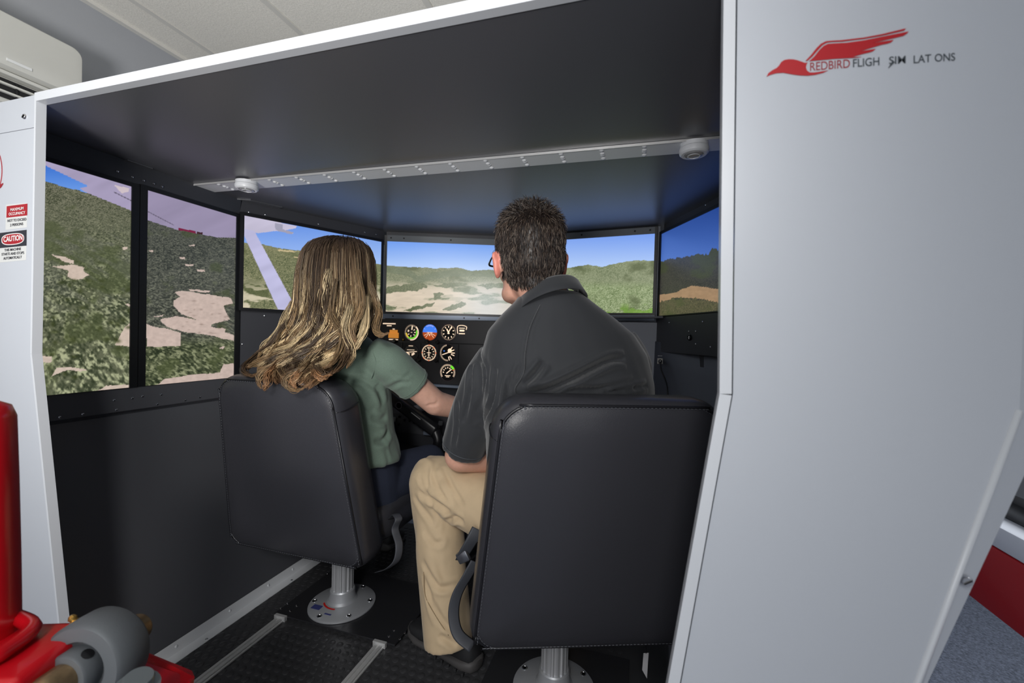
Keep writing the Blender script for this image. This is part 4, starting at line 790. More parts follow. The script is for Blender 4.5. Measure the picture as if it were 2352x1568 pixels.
def sect(mb, secs, yaw, n=28, ex=2.3, tilt=None):
    """torso loft: secs = (cx, cy, cz, rx, ry)"""
    t = np.linspace(0, 2*np.pi, n, endpoint=False); ct, st = np.cos(t), np.sin(t); cx_ = np.sign(ct)*abs(ct)**(2/ex); sy_ = np.sign(st)*abs(st)**(2/ex); R = []
    r = np.array([math.cos(yaw), math.sin(yaw), 0]); f = np.array([-math.sin(yaw), math.cos(yaw), 0])
    for cx, cy, cz, rx, ry in secs: R.append(np.array([cx, cy, cz])+cx_[:, None]*rx*r+sy_[:, None]*ry*f)
    return rings(mb, R)
def fingers(mb, wrist, d, up, s=1., curl=.5, side=1):
    """palm and five bent fingers; d forward, up = back of the hand"""
    d = np.asarray(d, float); d /= np.linalg.norm(d); up = np.asarray(up, float); up = up-d*(up@d); up /= np.linalg.norm(up); x = np.cross(d, up)*side
    w_ = np.asarray(wrist, float)
    for k in range(4): cone(mb, w_+x*(.006-.004*k)*s, w_+d*.085*s+x*(.030-.020*k)*s, .018*s, .0125*s, 10)
    for k, L in enumerate((.070, .078, .072, .058)):
        p = w_+d*.088*s+x*(.030-.020*k)*s; a = curl*.5
        for j, fr_ in enumerate((.45, .32, .23)):
            q_ = p+(d*math.cos(a)-up*math.sin(a))*L*fr_*s; cone(mb, p, q_, (.0095-.001*j)*s, (.0088-.001*j)*s, 10); p = q_; a += curl*.75
    p = w_+d*.025*s+x*.022*s
    for k, (L, c_) in enumerate(((.042, .9), (.032, .6), (.026, .3))):
        q_ = p+(d*.75+x*c_-up*.35)*L*s; cone(mb, p, q_, (.0125-.0015*k)*s, (.011-.0015*k)*s, 10); p = q_
def head_shape(mb, H, s=1., female=False):
    """H: 4x4 frame of the head, x right, y face, z up; origin at ear height mid skull"""
    def E(c, r, rot=None): ell(mb, np.array(c)*s, np.array(r)*s, 20, H, rot)
    E((0, -.012, .040), (.0775, .098, .088)); E((0, -.035, .0), (.072, .072, .075)); E((0, .030, .030), (.066, .062, .070))
    E((0, .035, -.035), (.060, .062, .070)); E((0, .052, -.078), (.040, .040, .034)); E((0, .082, -.098), (.020, .016, .014))
    for sx in (-1, 1):
        E((sx*.036, .068, -.022), (.026, .024, .022)); E((sx*.040, .040, -.070), (.022, .045, .024)); E((sx*.030, .084, .026), (.026, .012, .008))
        a = math.radians(18)*sx; Rr = Rz(a+sx*.25)[:3, :3]
        E((sx*.078, -.006, -.012), (.009, .018, .030), Rr); E((sx*.083, -.010, .006), (.007, .017, .016), Rr); E((sx*.077, -.001, -.034), (.008, .009, .012), Rr)
    q_ = lambda c: (H @ np.array([*(np.array(c)*s), 1]))[:3]
    cone(mb, q_((0, .092, .020)), q_((0, .112, -.018)), .008*s, .012*s, 12); E((-.012, .100, -.022), (.009, .010, .007)); E((.012, .100, -.022), (.009, .010, .007))
    E((0, .093, -.050), (.022, .010, .006)); E((0, .092, -.061), (.019, .010, .006))
    return q_
def eyes(H, s, parent):
    for sx in (-1, 1):
        c = (H @ np.array([sx*.031*s, .083*s, .006*s, 1]))[:3]; mb = MB(); ell(mb, c, (.0125*s,)*3, 14); mb.build('eye', mat('eye_white', (225, 222, 218), .2), parent, True)
        d = H[:3, 1]; mb = MB(); lathe(mb, [(.0055*s, 0), (.0001, .0008*s)], c+d*.0121*s, d, 14); mb.build('iris', mat('iris_brown', (60, 42, 30), .2), parent)
def headframe(c, yaw, pitch, roll=0.):
    f = np.array([-math.sin(yaw)*math.cos(pitch), math.cos(yaw)*math.cos(pitch), math.sin(pitch)]); r = np.array([math.cos(yaw), math.sin(yaw), 0]); u = np.cross(r, f)
    r2 = r*math.cos(roll)+u*math.sin(roll); return frame(c, r2, f, np.cross(r2, f))
class Strands:
    def __init__(s): s.v = []; s.f = []; s.c = []; s.n = 0
    def add(s, p, r, col):
        """p k x 3 path, r radii, col k x 3"""
        k = len(p); T = np.gradient(p, axis=0); T /= np.linalg.norm(T, axis=1)[:, None]+1e-9; a = np.cross(T, np.array([.31, .87, .38])); a /= np.linalg.norm(a, axis=1)[:, None]+1e-9; b = np.cross(T, a)
        R = np.stack([p+r[:, None]*(a*math.cos(t)+b*math.sin(t)) for t in (0, 2.0944, 4.18879)], 1).reshape(-1, 3); s.v.append(R); s.c.append(np.repeat(col, 3, 0))
        i = np.arange(k-1)[:, None]*3+s.n; q_ = np.concatenate([np.stack([i[:, 0]+j, i[:, 0]+(j+1) % 3, i[:, 0]+3+(j+1) % 3, i[:, 0]+3+j], 1) for j in range(3)]); s.f.append(q_); s.n += 3*k
    def build(s, name, m, parent):
        v = np.concatenate(s.v); return skinmesh(name, v, np.concatenate(s.f).tolist(), m, parent, np.concatenate(s.c))
M_SKIN = mat('skin', (214, 160, 140), .45, attr='tone', var=(70, .06), bump=(500, .1, .0008)); M_SKIN.node_tree.nodes['Principled BSDF'].inputs['Subsurface Weight'].default_value = .12; M_SKIN.node_tree.nodes['Principled BSDF'].inputs['Subsurface Radius'].default_value = (.008, .003, .0015)
M_HAIR = mat('hair_strands', (90, 60, 40), .38, spec=.5, attr='tone')
M_POLO = mat('black_polo_knit', (38, 40, 44), .78, bump=(1600, .25, .0008), sheen=.25); M_KHAKI = mat('khaki_twill', (200, 176, 142), .75, bump=(1500, .2, .0008), var=(30, .05), sheen=.15)
M_TEE = mat('green_heather_jersey', (100, 118, 105), .85, bump=(1300, .25, .0008), var=(420, .12), sheen=.2); M_JEAN = mat('dark_denim', (44, 50, 68), .8, bump=(1400, .3, .0008), var=(500, .2)); M_SHOE = mat('black_shoe', (40, 40, 42), .6, bump=(700, .3, .001)); M_SOLE = mat('dark_grey_sole', (72, 70, 70), .6)
def folds(v, n, amt, dirv, freq, warp=3., seed=0., mask=None):
    """creases along a direction: sharp valleys, soft ridges"""
    d = np.asarray(dirv, float); d /= np.linalg.norm(d); a, b, _ = basis(d); s_ = v@d; t = v@a; q_ = v@b
    ph = s_*freq+warp*(fbm(t*7+seed, q_*7+s_*4, 3)-.5)*2; w_ = np.sin(ph*2*np.pi); w_ = np.sign(w_)*np.abs(w_)**.8; e = sstep(.35, .7, fbm(t*5+seed+9, s_*5+q_*3, 3))
    k = amt*w_*e
    if mask is not None: k = k*mask
    return v+n*k[:, None]
def crease(v, n, pts, depth, width, ridge=.6):
    """one fold along a polyline of world points"""
    p = catmull(pts, 26); D = np.full(len(v), 9.); T = np.zeros(len(v))
    for i, q_ in enumerate(p):
        d = np.linalg.norm(v-q_, axis=1); m = d < D; D[m] = d[m]; T[m] = i/(len(p)-1)
    fade = np.sin(np.clip(T*1.02, 0, 1)*np.pi)**.5; return v+n*((-depth*np.exp(-(D/width)**2)+ridge*depth*np.exp(-((D-1.9*width)/width)**2))*fade)[:, None]

# ---------------------------------------------------------------- man on the right seat
TY = math.radians(24)
man = thing('person', (.50, .42, .44), 'short-haired man in black polo and khaki trousers, seen from behind', 'person')
HM = headframe(P(1216, 600, .362), math.radians(27), math.radians(-4), math.radians(2)); hs = 1.09
SL, EL = P(1130, 850, .37), P(1058, 1046, .43); SR, ER = np.array([.640, .46, .96]), np.array([.655, .62, .70])
WL, WR = np.array([.33, .60, .60]), np.array([.50, .74, .66])
KL_, AL = P(998, 1104, .51), P(1030, 1470, .44); HL_, HR_ = np.array([.42, .43, .47]), np.array([.58, .48, .47]); KR_, AR_ = np.array([.46, .86, .52]), np.array([.46, .90, .09])
NB = np.array([.462, .362, 1.05])
b = MB(); qh = head_shape(b, HM, hs)
cone(b, qh((0, -.035, -.045)), NB+(.0, .0, .02), .058, .060); cone(b, qh((0, .005, -.06)), NB+(-.01, .03, .0), .050, .06)
sect(b, [(.50, .42, .42, .14, .11), (.50, .41, .60, .15, .11), (.50, .39, .80, .17, .11), (.49, .38, .93, .18, .09), (.475, .365, 1.01, .11, .07), (.465, .355, 1.06, .06, .06)], TY)
cone(b, SL, EL, .055, .046); cone(b, EL, (EL+WL)/2, .047, .042); cone(b, (EL+WL)/2, WL, .042, .028); fingers(b, WL, (WL-EL)+np.array([.05, .0, -.03]), (0, 0, 1), 1., .5, -1)
cone(b, SR+(-.02, .0, -.02), ER, .040, .036); cone(b, ER, WR, .042, .028); fingers(b, WR, (WR-ER)+np.array([-.05, .05, 0]), (0, 0, 1), 1., .6, 1)
for h, k, a in ((HL_, KL_, AL), (HR_, KR_, AR_)): cone(b, h, k, .075, .055); cone(b, k, a, .05, .035)
v, f, ed = remesh(b, .0052, 5)
loc_ = (v-HM[:3, 3]) @ HM[:3, :3]/hs
tone = np.tile(c3(216, 164, 142), (len(v), 1)); ear = (np.abs(loc_[:, 0]) > .073) & (np.abs(loc_[:, 2]) < .06) & (np.abs(loc_[:, 1]) < .05); tone[ear] = c3(218, 138, 122)
lips = (np.abs(loc_[:, 0]) < .026) & (loc_[:, 1] > .095) & (np.abs(loc_[:, 2]+.056) < .012); tone[lips] = c3(178, 100, 92)
body_m = skinmesh('body', v, f, M_SKIN, man, tone); eyes(HM, hs, man)
# short hair, thick cap and strands
nv = vnormals(v, f); hx, hy, hz = loc_[:, 0], loc_[:, 1], loc_[:, 2]
def hairline(x, y, z):
    front = np.where(np.abs(x) > .045, .052-.0*z, .075+.25*(z-.075)); ok = (y < np.maximum(front, .0)+.35*np.maximum(z-.05, 0)) & (z > -.082+.25*np.abs(x)+.55*np.maximum(y+.045, 0)*1.0)
    ok &= ~((np.abs(x) > .062) & (z < .022) & (y > -.032)); ok &= ~((y > .03) & (z < .05)); return ok
hm = hairline(hx, hy, hz) & (hz < .16) & (np.linalg.norm(loc_-np.array([0, -.01, .02]), axis=1) < .15)
vid = np.where(hm)[0]; mp = -np.ones(len(v), int); mp[vid] = np.arange(len(vid)); capf = [tuple(mp[i] for i in q_) for q_ in f if all(hm[i] for i in q_)]
used = np.unique([i for q_ in capf for i in q_]); th = .0015+.004*sstep(.05, .12, hz[vid])
capc = np.tile(c3(30, 24, 22), (len(vid), 1)); hc = skinmesh('hair', v[vid]+nv[vid]*th[:, None], capf, M_HAIR, man, capc)
st = Strands(); up_l = HM[:3, 2]; fwd_l = HM[:3, 1]; rt_l = HM[:3, 0]
area_w = RNG.choice(len(vid), 11000)
for i in area_w:
    k = vid[i]; n = nv[k]; z = hz[k]; top = sstep(.055, .105, z); p0 = v[k]+RNG.normal(0, .0015, 3)+n*(.0015+.003*top)
    down = -up_l-n*(-up_l@n); dn = np.linalg.norm(down)+1e-6; down = down/dn
    swirl = (fwd_l*.7+rt_l*(-.5+.9*vnoise(np.array(hx[k]*30), np.array(hy[k]*30)))+up_l*.15); swirl = swirl-n*(swirl@n)
    d = (down*(1-top)*1.0+swirl*top*.9+n*(.42+.05*top)+RNG.normal(0, .16+.18*top, 3)); d /= np.linalg.norm(d); L = RNG.uniform(.011, .018)*(1-top)+RNG.uniform(.018, .034)*top
    L *= .6+.4*sstep(-.09, -.02, z)
    t = np.linspace(0, 1, 4)[:, None]; path = p0+d*L*t-n*(L*.30*t*t)+down*(L*.15*t*t); g0 = RNG.random(); base = c3(36, 29, 26) if g0 < .55 else (c3(70, 58, 50) if g0 < .85 else c3(112, 100, 90))
    st.add(path, np.array([.0007, .00065, .0005, .0002]), np.tile(base, (4, 1)))
st.build('hair_strands', M_HAIR, hc)['kind'] = 'stuff'
# glasses
gl = thing('eyeglasses', HM[:3, 3], 'thin dark eyeglasses worn by the man', 'glasses'); mg = mat('glasses_metal', (34, 32, 34), .3, .7); HW = lambda c: (HM @ np.array([*(np.array(c)*hs), 1]))[:3]
for sx in (-1, 1):
    mb = MB(); tube(mb, [HW((sx*.034+.026*math.cos(t), .112, .006+.019*math.sin(t))) for t in np.linspace(0, 2*math.pi, 25)], .0014, 6, 1); mb.build('lens_rim', mg, gl, True)
    mb = MB(); lathe(mb, [(.0001, -.0008), (.025*hs*.86, -.0008), (.025*hs*.86, .0008), (.0001, .0008)], HW((sx*.034, .112, .006)), HM[:3, 1], 20); lm = mat('clear_lens', (235, 240, 245), .05); lm.node_tree.nodes['Principled BSDF'].inputs['Transmission Weight'].default_value = .95; mb.build('lens', lm, gl)
    mb = MB(); tube(mb, [HW((sx*.061, .112, .010)), HW((sx*.0815, .104, .012)), HW((sx*.086, .06, .012)), HW((sx*.0865, .004, .010)), HW((sx*.084, -.018, -.008))], [.0022, .003, .0024, .002, .002], 6, 4); mb.build('temple', mg, gl, True)
mb = MB(); tube(mb, [HW((-.009, .113, .008)), HW((0, .116, .012)), HW((.009, .113, .008))], .0012, 6, 3); mb.build('bridge', mg, gl, True)
# polo shirt
b = MB(); sect(b, [(.505, .425, .40, .205, .155), (.505, .42, .52, .215, .165), (.505, .41, .66, .215, .16), (.507, .40, .78, .22, .155), (.503, .392, .88, .222, .148), (.492, .385, .955, .215, .130), (.482, .376, 1.010, .188, .112), (.474, .368, 1.050, .145, .096), (.466, .362, 1.082, .104, .086), (.460, .358, 1.104, .080, .078), (.458, .356, 1.112, .070, .070)], TY)
ax_ = EL-SL; hemL = SL+ax_*.93; tube(b, [SL+np.array([.03, .0, .035]), SL+ax_*.12+np.array([.006, 0, .0]), SL+ax_*.45, SL+ax_*.75, hemL], [.066, .076, .073, .066, .064], 20, 4)
ax2 = ER-SR; tube(b, [SR+np.array([-.03, 0, .03]), SR+ax2*.15, SR+ax2*.5, SR+ax2*.8], [.062, .070, .068, .064], 18, 4)
v, f, ed = remesh(b, .0050, 9); n = vnormals(v, f); und = sstep(1.0, .9, v[:, 2])
v = folds(v, n, .0020, (.35, .1, -.93), 6, 1.6, 3., und*(v[:, 0] < .30)); v = folds(v, n, .0022, (.2, 0, .98), 6, 1.6, 8., und*(v[:, 0] > .33))
n = vnormals(v, f)
pb = lambda pts, y=.27: [P(u_, v_, y) for u_, v_ in pts]
def onback(pts):                                         # drape pixel lines onto the shirt surface
    out = []; q_ = proj(v); dep = (v-CAM)@AX[2]
    for u_, v_ in pts:
        m = np.where(((q_-np.array([u_, v_]))**2).sum(1) < 12**2)[0]
        if len(m): out.append(v[m[np.argmin(dep[m])]])
    return out
for pts, dp, wd in (([(1205, 905), (1260, 880), (1330, 850), (1410, 825), (1450, 822)], .0105, .010), ([(1195, 890), (1225, 850), (1245, 820)], .007, .009), ([(1300, 905), (1380, 885), (1470, 872)], .006, .008), ([(1330, 900), (1420, 893), (1500, 880), (1520, 872)], .006, .007), ([(1290, 805), (1400, 795), (1500, 800)], .003, .010), ([(1440, 895), (1500, 850), (1515, 850)], .005, .007),
                     ([(1075, 830), (1070, 900), (1055, 980)], .005, .008), ([(1130, 850), (1118, 930), (1100, 1000)], .006, .008), ([(1160, 860), (1150, 930), (1135, 990)], .006, .007), ([(1095, 800), (1105, 860), (1090, 960)], .004, .008), ([(1185, 830), (1175, 880), (1160, 920)], .004, .006), ([(1040, 920), (1040, 980), (1030, 1030)], .004, .007), ([(1070, 822), (1085, 835), (1098, 850)], .005, .005)):
    w_ = onback(pts)
    if len(w_) > 1: v = crease(v, n, w_, dp*2.2, wd*.78)
seams = [onback([(1238, 690), (1222, 715), (1207, 750), (1200, 800), (1195, 850), (1190, 900), (1185, 925)])]
for w_ in seams: v = crease(v, n, w_, .003, .0035, .8)
n = vnormals(v, f); shirt = skinmesh('polo_shirt', v, f, M_POLO, man)
for w_ in seams:
    if len(w_) > 2: mb = MB(); tube(mb, w_, .0016, 6, 5); mb.build('shoulder_seam', M_POLO, shirt, True)
a_, b_, d_ = basis(ax_)
mb = MB(); t = np.linspace(0, 2*np.pi, 37); tube(mb, [hemL-d_*.020+(a_*math.cos(k)+b_*math.sin(k))*.0655 for k in t], .0011, 5, 1); mb.build('hem_stitch', mat('hem_thread', (72, 76, 82), .7), shirt, True)
# collar: stands round the neck and folds down
cn = np.array([.456, .348, 1.094]); cy_ = np.array([-math.sin(TY+.15), math.cos(TY+.15), 0]); cr_ = np.array([math.cos(TY+.15), math.sin(TY+.15), 0]); cz_ = np.array([0, 0, 1.])
tl = math.radians(24); cr_ = cr_*math.cos(.16)+cz_*math.sin(.16); cyt = cy_*math.cos(tl)-cz_*math.sin(tl); czt = cz_*math.cos(tl)+cy_*math.sin(tl)
mb = MB(); R = []
for rr, hh in ((.066, -.012), (.067, .012), (.0685, .021), (.0725, .0225), (.077, .016), (.083, -.004), (.090, -.024), (.089, -.026), (.082, -.010), (.074, .004), (.070, -.012)):
    ph = np.linspace(math.radians(103), math.radians(437), 60); R.append(cn+rr*1.02*np.cos(ph)[:, None]*cr_+rr*1.08*np.sin(ph)[:, None]*cyt+(hh-.010*(np.sin(ph)[:, None]*.5+.5))*czt)
rings(mb, R, closed=False, cap=False); R0 = mb; co = mb.build('collar', M_POLO, shirt, True, fix=True)
# trousers
b = MB(); sect(b, [(.50, .44, .36, .16, .13), (.50, .44, .40, .185, .155), (.50, .44, .48, .195, .16), (.50, .43, .56, .20, .16)], TY)
tube(b, [HL_+(.02, 0, .0), HL_*.6+KL_*.4, KL_+(KL_-HL_)*.02], [.105, .094, .080], 22, 6); ell(b, KL_, (.080, .080, .080), 20)
dk = AL-KL_; tube(b, [KL_, KL_+dk*.25+(0, .004, 0), KL_+dk*.6, AL+dk*.02], [.079, .076, .074, .072], 22, 6)
tube(b, [HR_, HR_*.5+KR_*.5, KR_], [.105, .09, .075], 20, 5); ell(b, KR_, (.075,)*3, 16); tube(b, [KR_, KR_*.5+AR_*.5, AR_], [.074, .068, .070], 20, 5)
v, f, ed = remesh(b, .0050, 8); n = vnormals(v, f); v = folds(v, n, .0028, (.3, .2, .9), 7, 2., 5.); n = vnormals(v, f)
for pts, dp, wd in (([(930, 1090), (950, 1130), (990, 1160), (1045, 1195)], .010, .010), ([(940, 1140), (975, 1180), (1010, 1200)], .005, .008), ([(1000, 1205), (1030, 1192), (1055, 1200)], .010, .008), ([(985, 1070), (1005, 1120), (1030, 1160)], .004, .006), ([(1015, 1060), (1030, 1110), (1060, 1160)], .004, .006), ([(965, 1210), (1000, 1240), (1050, 1215)], .004, .008),
                     ([(960, 1290), (990, 1330), (1025, 1345), (1070, 1335)], .007, .008), ([(965, 1310), (985, 1370), (1020, 1415), (1055, 1450)], .006, .008), ([(975, 1350), (990, 1390), (1010, 1430)], .004, .006), ([(1000, 1450), (1030, 1460), (1060, 1480)], .006, .008), ([(955, 1080), (965, 1130), (985, 1160)], .004, .006)):
    w_ = onback(pts)
    if len(w_) > 1: v = crease(v, n, w_, dp, wd)
w_ = onback([(940, 1120), (985, 1155), (1040, 1165), (1090, 1178)]); trs = skinmesh('khaki_trousers', v, f, M_KHAKI, man)
w2 = onback([(962, 1310), (975, 1360), (1000, 1410), (1040, 1455)])
if len(w2) > 2: mb = MB(); tube(mb, w2, .0012, 5, 5); mb.build('leg_seam', mat('khaki_seam', (150, 128, 98), .8), trs, True)
# shoes
def shoe(heel, toe, parent, w0=.044):
    heel, toe = np.asarray(heel, float), np.asarray(toe, float); d = toe-heel; L = np.linalg.norm(d); d /= L; x = np.cross(d, (0, 0, 1.)); up_ = np.array([0, 0, 1.])
    def loft(prof, name, m, par):
        mb = MB(); R = []; t = np.linspace(0, 2*np.pi, 24, endpoint=False)
        for s_, wd, z0, z1 in prof:
            c = heel+d*L*s_; ct, sn = np.cos(t), np.sin(t); R.append(c+(np.sign(ct)*abs(ct)**.7*wd)[:, None]*x+((z0+z1)/2+np.sign(sn)*abs(sn)**.7*(z1-z0)/2)[:, None]*up_)
        rings(mb, R); return mb.build(name, m, par, 60)
    sh = loft([(.0, .020, .020, .07), (.03, .032, .018, .095), (.12, .038, .018, .105), (.25, .040, .018, .105), (.40, .042, .018, .092), (.55, .046, .018, .075), (.72, .049, .018, .062), (.87, .043, .018, .052), (.96, .028, .018, .042), (1., .010, .020, .032)], 'shoe', M_SHOE, parent)
    loft([(-.03, .018, .006, .034), (0., .034, .001, .038), (.10, .043, .0, .036), (.30, .043, .002, .030), (.45, .043, .003, .027), (.60, .048, .0, .026), (.78, .052, .0, .026), (.92, .042, .004, .028), (1., .022, .009, .030), (1.03, .006, .014, .028)], 'sole', M_SOLE, sh)
    mb = MB()
    for k in range(9):
        for sx in (-1, 1): box(mb, heel+d*L*(.06+.1*k)+x*sx*.0435+up_*.006, (.006, .010, .010), .001)
    tag(mb.build('sole_lugs', M_SHOE, sh), kind='stuff'); return sh
shoe(PZ(1092, 1540, .005)+(0, .01, -.005), PZ(948, 1447, .0), man)
shoe((.46, .85, 0), (.42, 1.12, 0), man)

# ---------------------------------------------------------------- woman on the left seat
wom = thing('person', (-.31, .52, .44), 'long wavy-haired person in green t-shirt and jeans, seen from behind', 'person')
HWm = headframe(P(790, 648, .47), math.radians(2), math.radians(-3), math.radians(-3)); ws = 1.0
wSR, wSL = P(880, 822, .47), np.array([-.475, .47, .93]); wER = P(1000, 925, .62); wWR = np.array([.11, .80, .70]); wEL, wWL = np.array([-.50, .60, .72]), np.array([-.42, .82, .70])
wN = np.array([-.295, .47, 1.02]); wHR, wHL = np.array([-.20, .55, .46]), np.array([-.40, .55, .46]); wKR, wKL = P(985, 1060, .82), np.array([-.42, .95, .55]); wAR, wAL = np.array([-.05, .98, .09]), np.array([-.42, 1.03, .09])
b = MB(); qh = head_shape(b, HWm, ws, True); cone(b, qh((0, -.03, -.05)), wN, .050, .056)
sect(b, [(-.29, .54, .42, .14, .10), (-.28, .53, .60, .12, .09), (-.28, .50, .80, .13, .09), (-.29, .48, .92, .15, .08), (-.295, .475, .98, .08, .06), (-.295, .47, 1.03, .05, .05)], 0)
cone(b, wSR, wER, .046, .043); ell(b, wER, (.043, .045, .043), 16); cone(b, wER, wER*.55+wWR*.45, .043, .038); cone(b, wER*.55+wWR*.45, wWR, .038, .024); fingers(b, wWR, wWR-wER, (0, -.2, 1), .9, .7, 1)
cone(b, wSL, wEL, .044, .038); cone(b, wEL, wWL, .038, .024); fingers(b, wWL, (wWL-wEL)+(.05, 0, -.05), (0, 0, 1), .9, .9, -1)
for h, k, a in ((wHR, wKR, wAR), (wHL, wKL, wAL)): cone(b, h, k, .07, .05); cone(b, k, a, .045, .032)
v, f, ed = remesh(b, .0052, 5); n = vnormals(v, f)
loc_ = (v-HWm[:3, 3]) @ HWm[:3, :3]; tone = np.tile(c3(212, 166, 146), (len(v), 1)); lips = (np.abs(loc_[:, 0]) < .024) & (loc_[:, 1] > .09) & (np.abs(loc_[:, 2]+.056) < .012); tone[lips] = c3(186, 100, 98)
def onsurf(v, pts, rad=12):
    out = []; q_ = proj(v); dep = (v-CAM)@AX[2]
    for u_, v_ in pts:
        m = np.where(((q_-np.array([u_, v_]))**2).sum(1) < rad**2)[0]
        if len(m): out.append(v[m[np.argmin(dep[m])]])
    return out
w_ = onsurf(v, [(982, 945), (995, 938), (1008, 935), (1018, 925)])
if len(w_) > 1: v = crease(v, n, w_, .0035, .005, .25)
skinmesh('body', v, f, M_SKIN, wom, tone); eyes(HWm, ws, wom)
# t-shirt
b = MB(); sect(b, [(-.262, .535, .565, .176, .125), (-.262, .53, .58, .182, .13), (-.268, .52, .66, .165, .12), (-.278, .51, .76, .168, .122), (-.285, .495, .86, .178, .115), (-.290, .485, .93, .170, .098), (-.293, .478, .975, .125, .08), (-.295, .474, 1.005, .075, .065)], math.radians(-4))
ax_ = wER-wSR; hemW = wSR+ax_*.60; tube(b, [wSR+(-.045, -.005, .015), wSR+ax_*.08, wSR+ax_*.35, hemW], [.055, .062, .060, .060], 20, 5); axl = wEL-wSL; tube(b, [wSL+(.04, 0, .02), wSL+axl*.1, wSL+axl*.5, wSL+axl*.8], [.05, .058, .058, .058], 18, 4)
v, f, ed = remesh(b, .0050, 8); n = vnormals(v, f); v = folds(v, n, .0026, (.1, .2, .97), 9, 2.4, 14., sstep(.97, .88, v[:, 2])); n = vnormals(v, f)
for pts, dp, wd in (([(800, 870), (845, 880), (880, 905)], .006, .008), ([(890, 905), (920, 890), (955, 880)], .005, .008), ([(872, 890), (885, 915), (890, 935)], .008, .009), ([(905, 860), (935, 870), (955, 850)], .003, .007), ([(870, 1015), (890, 1005), (905, 985)], .010, .010), ([(862, 950), (885, 960), (900, 958)], .008, .010)):
    w_ = onsurf(v, pts)
    if len(w_) > 1: v = crease(v, n, w_, dp, wd)
n = vnormals(v, f); tee = skinmesh('green_tshirt', v, f, M_TEE, wom)
w_ = onsurf(v, [(858, 775), (850, 800), (853, 840), (862, 880)], 14)
if len(w_) > 2: mb = MB(); tube(mb, w_, .0012, 5, 5); mb.build('shoulder_seam', M_TEE, tee, True)
a_, b_, d_ = basis(ax_); mb = MB(); tube(mb, [hemW-d_*.016+(a_*math.cos(k)+b_*math.sin(k))*.0600 for k in np.linspace(0, 2*np.pi, 37)], .0011, 5, 1); mb.build('hem_stitch', M_TEE, tee, True)
# jeans
b = MB(); sect(b, [(-.28, .56, .36, .16, .12), (-.28, .56, .42, .185, .14), (-.275, .55, .50, .178, .13), (-.27, .54, .60, .160, .115)], 0)
for h, k, a in ((wHR, wKR, wAR), (wHL, wKL, wAL)): tube(b, [h, h*.5+k*.5, k], [.10, .085, .068], 20, 5); ell(b, k, (.068,)*3, 16); tube(b, [k, k*.5+a*.5, a], [.066, .056, .05], 20, 5)
v, f, ed = remesh(b, .0055, 6); n = vnormals(v, f); v = folds(v, n, .003, (.2, .8, .4), 9, 2., 21.); skinmesh('jeans', v, f, M_JEAN, wom)
shoe((-.05, .94, 0), (-.02, 1.18, 0), wom); shoe((-.42, .98, 0), (-.42, 1.12, 0), wom)
# long hair
SV = [0, .03, .08, .14, .2, .35, .5, .62, .72, .8, .88, .94, 1.]
VV = [548, 551, 564, 586, 630, 700, 752, 790, 815, 835, 855, 872, 886]
LL = [777, 752, 720, 700, 684, 668, 638, 610, 590, 574, 572, 580, 592]
RR = [798, 822, 842, 856, 864, 870, 866, 845, 818, 800, 780, 762, 740]
YC = [.47, .468, .465, .46, .455, .44, .41, .385, .355, .32, .275, .245, .232]
DD = [.012, .045, .080, .098, .104, .100, .086, .076, .068, .062, .048, .034, .024]
def hair_pt(s_, ph, rho=1.):
    s_ = np.clip(s_, 0, 1); L_, R_, V_, Y_, D_ = [np.interp(s_, SV, q_) for q_ in (LL, RR, VV, YC, DD)]
    a = ((L_+R_)/2-1176)/F; b_ = -(V_-784)/F; d = np.stack([a, b_, np.ones_like(a)], -1)@AX; k = ((Y_-CAM[1])/d[..., 1])[..., None]; c = CAM+d*k
    w_ = (R_-L_)/2/F*k[..., 0]*.985; return c+(w_*np.cos(ph)*rho)[..., None]*np.array([.957, -.287, 0])-(D_*np.sin(ph)*rho)[..., None]*np.array([.287, .957, 0])
mb = MB(); t = np.linspace(0, 2*np.pi, 40, endpoint=False)
rings(mb, [hair_pt(np.full(40, s_), t, .90-.08*sstep(.6, 1., s_)) for s_ in np.linspace(0, .985, 36)])
v, f, ed = remesh(mb, .006, 3); n = vnormals(v, f); q_ = proj(v); v = v+n*(.006*(fbm(q_[:, 0]*.035, q_[:, 1]*.008, 3)-.5)*2)[:, None]; stx = fbm(q_[:, 0]*.12, q_[:, 1]*.012, 3)
hw = skinmesh('long_hair', v, f, M_HAIR, wom, mixc(c3(34, 24, 18), c3(74, 54, 38), sstep(.35, .65, stx)))
st = Strands(); NS = 20; ROOT, BRN, GOLD, BLO, TIP = c3(60, 48, 41), c3(92, 73, 55), c3(142, 116, 84), c3(198, 175, 136), c3(152, 112, 78)
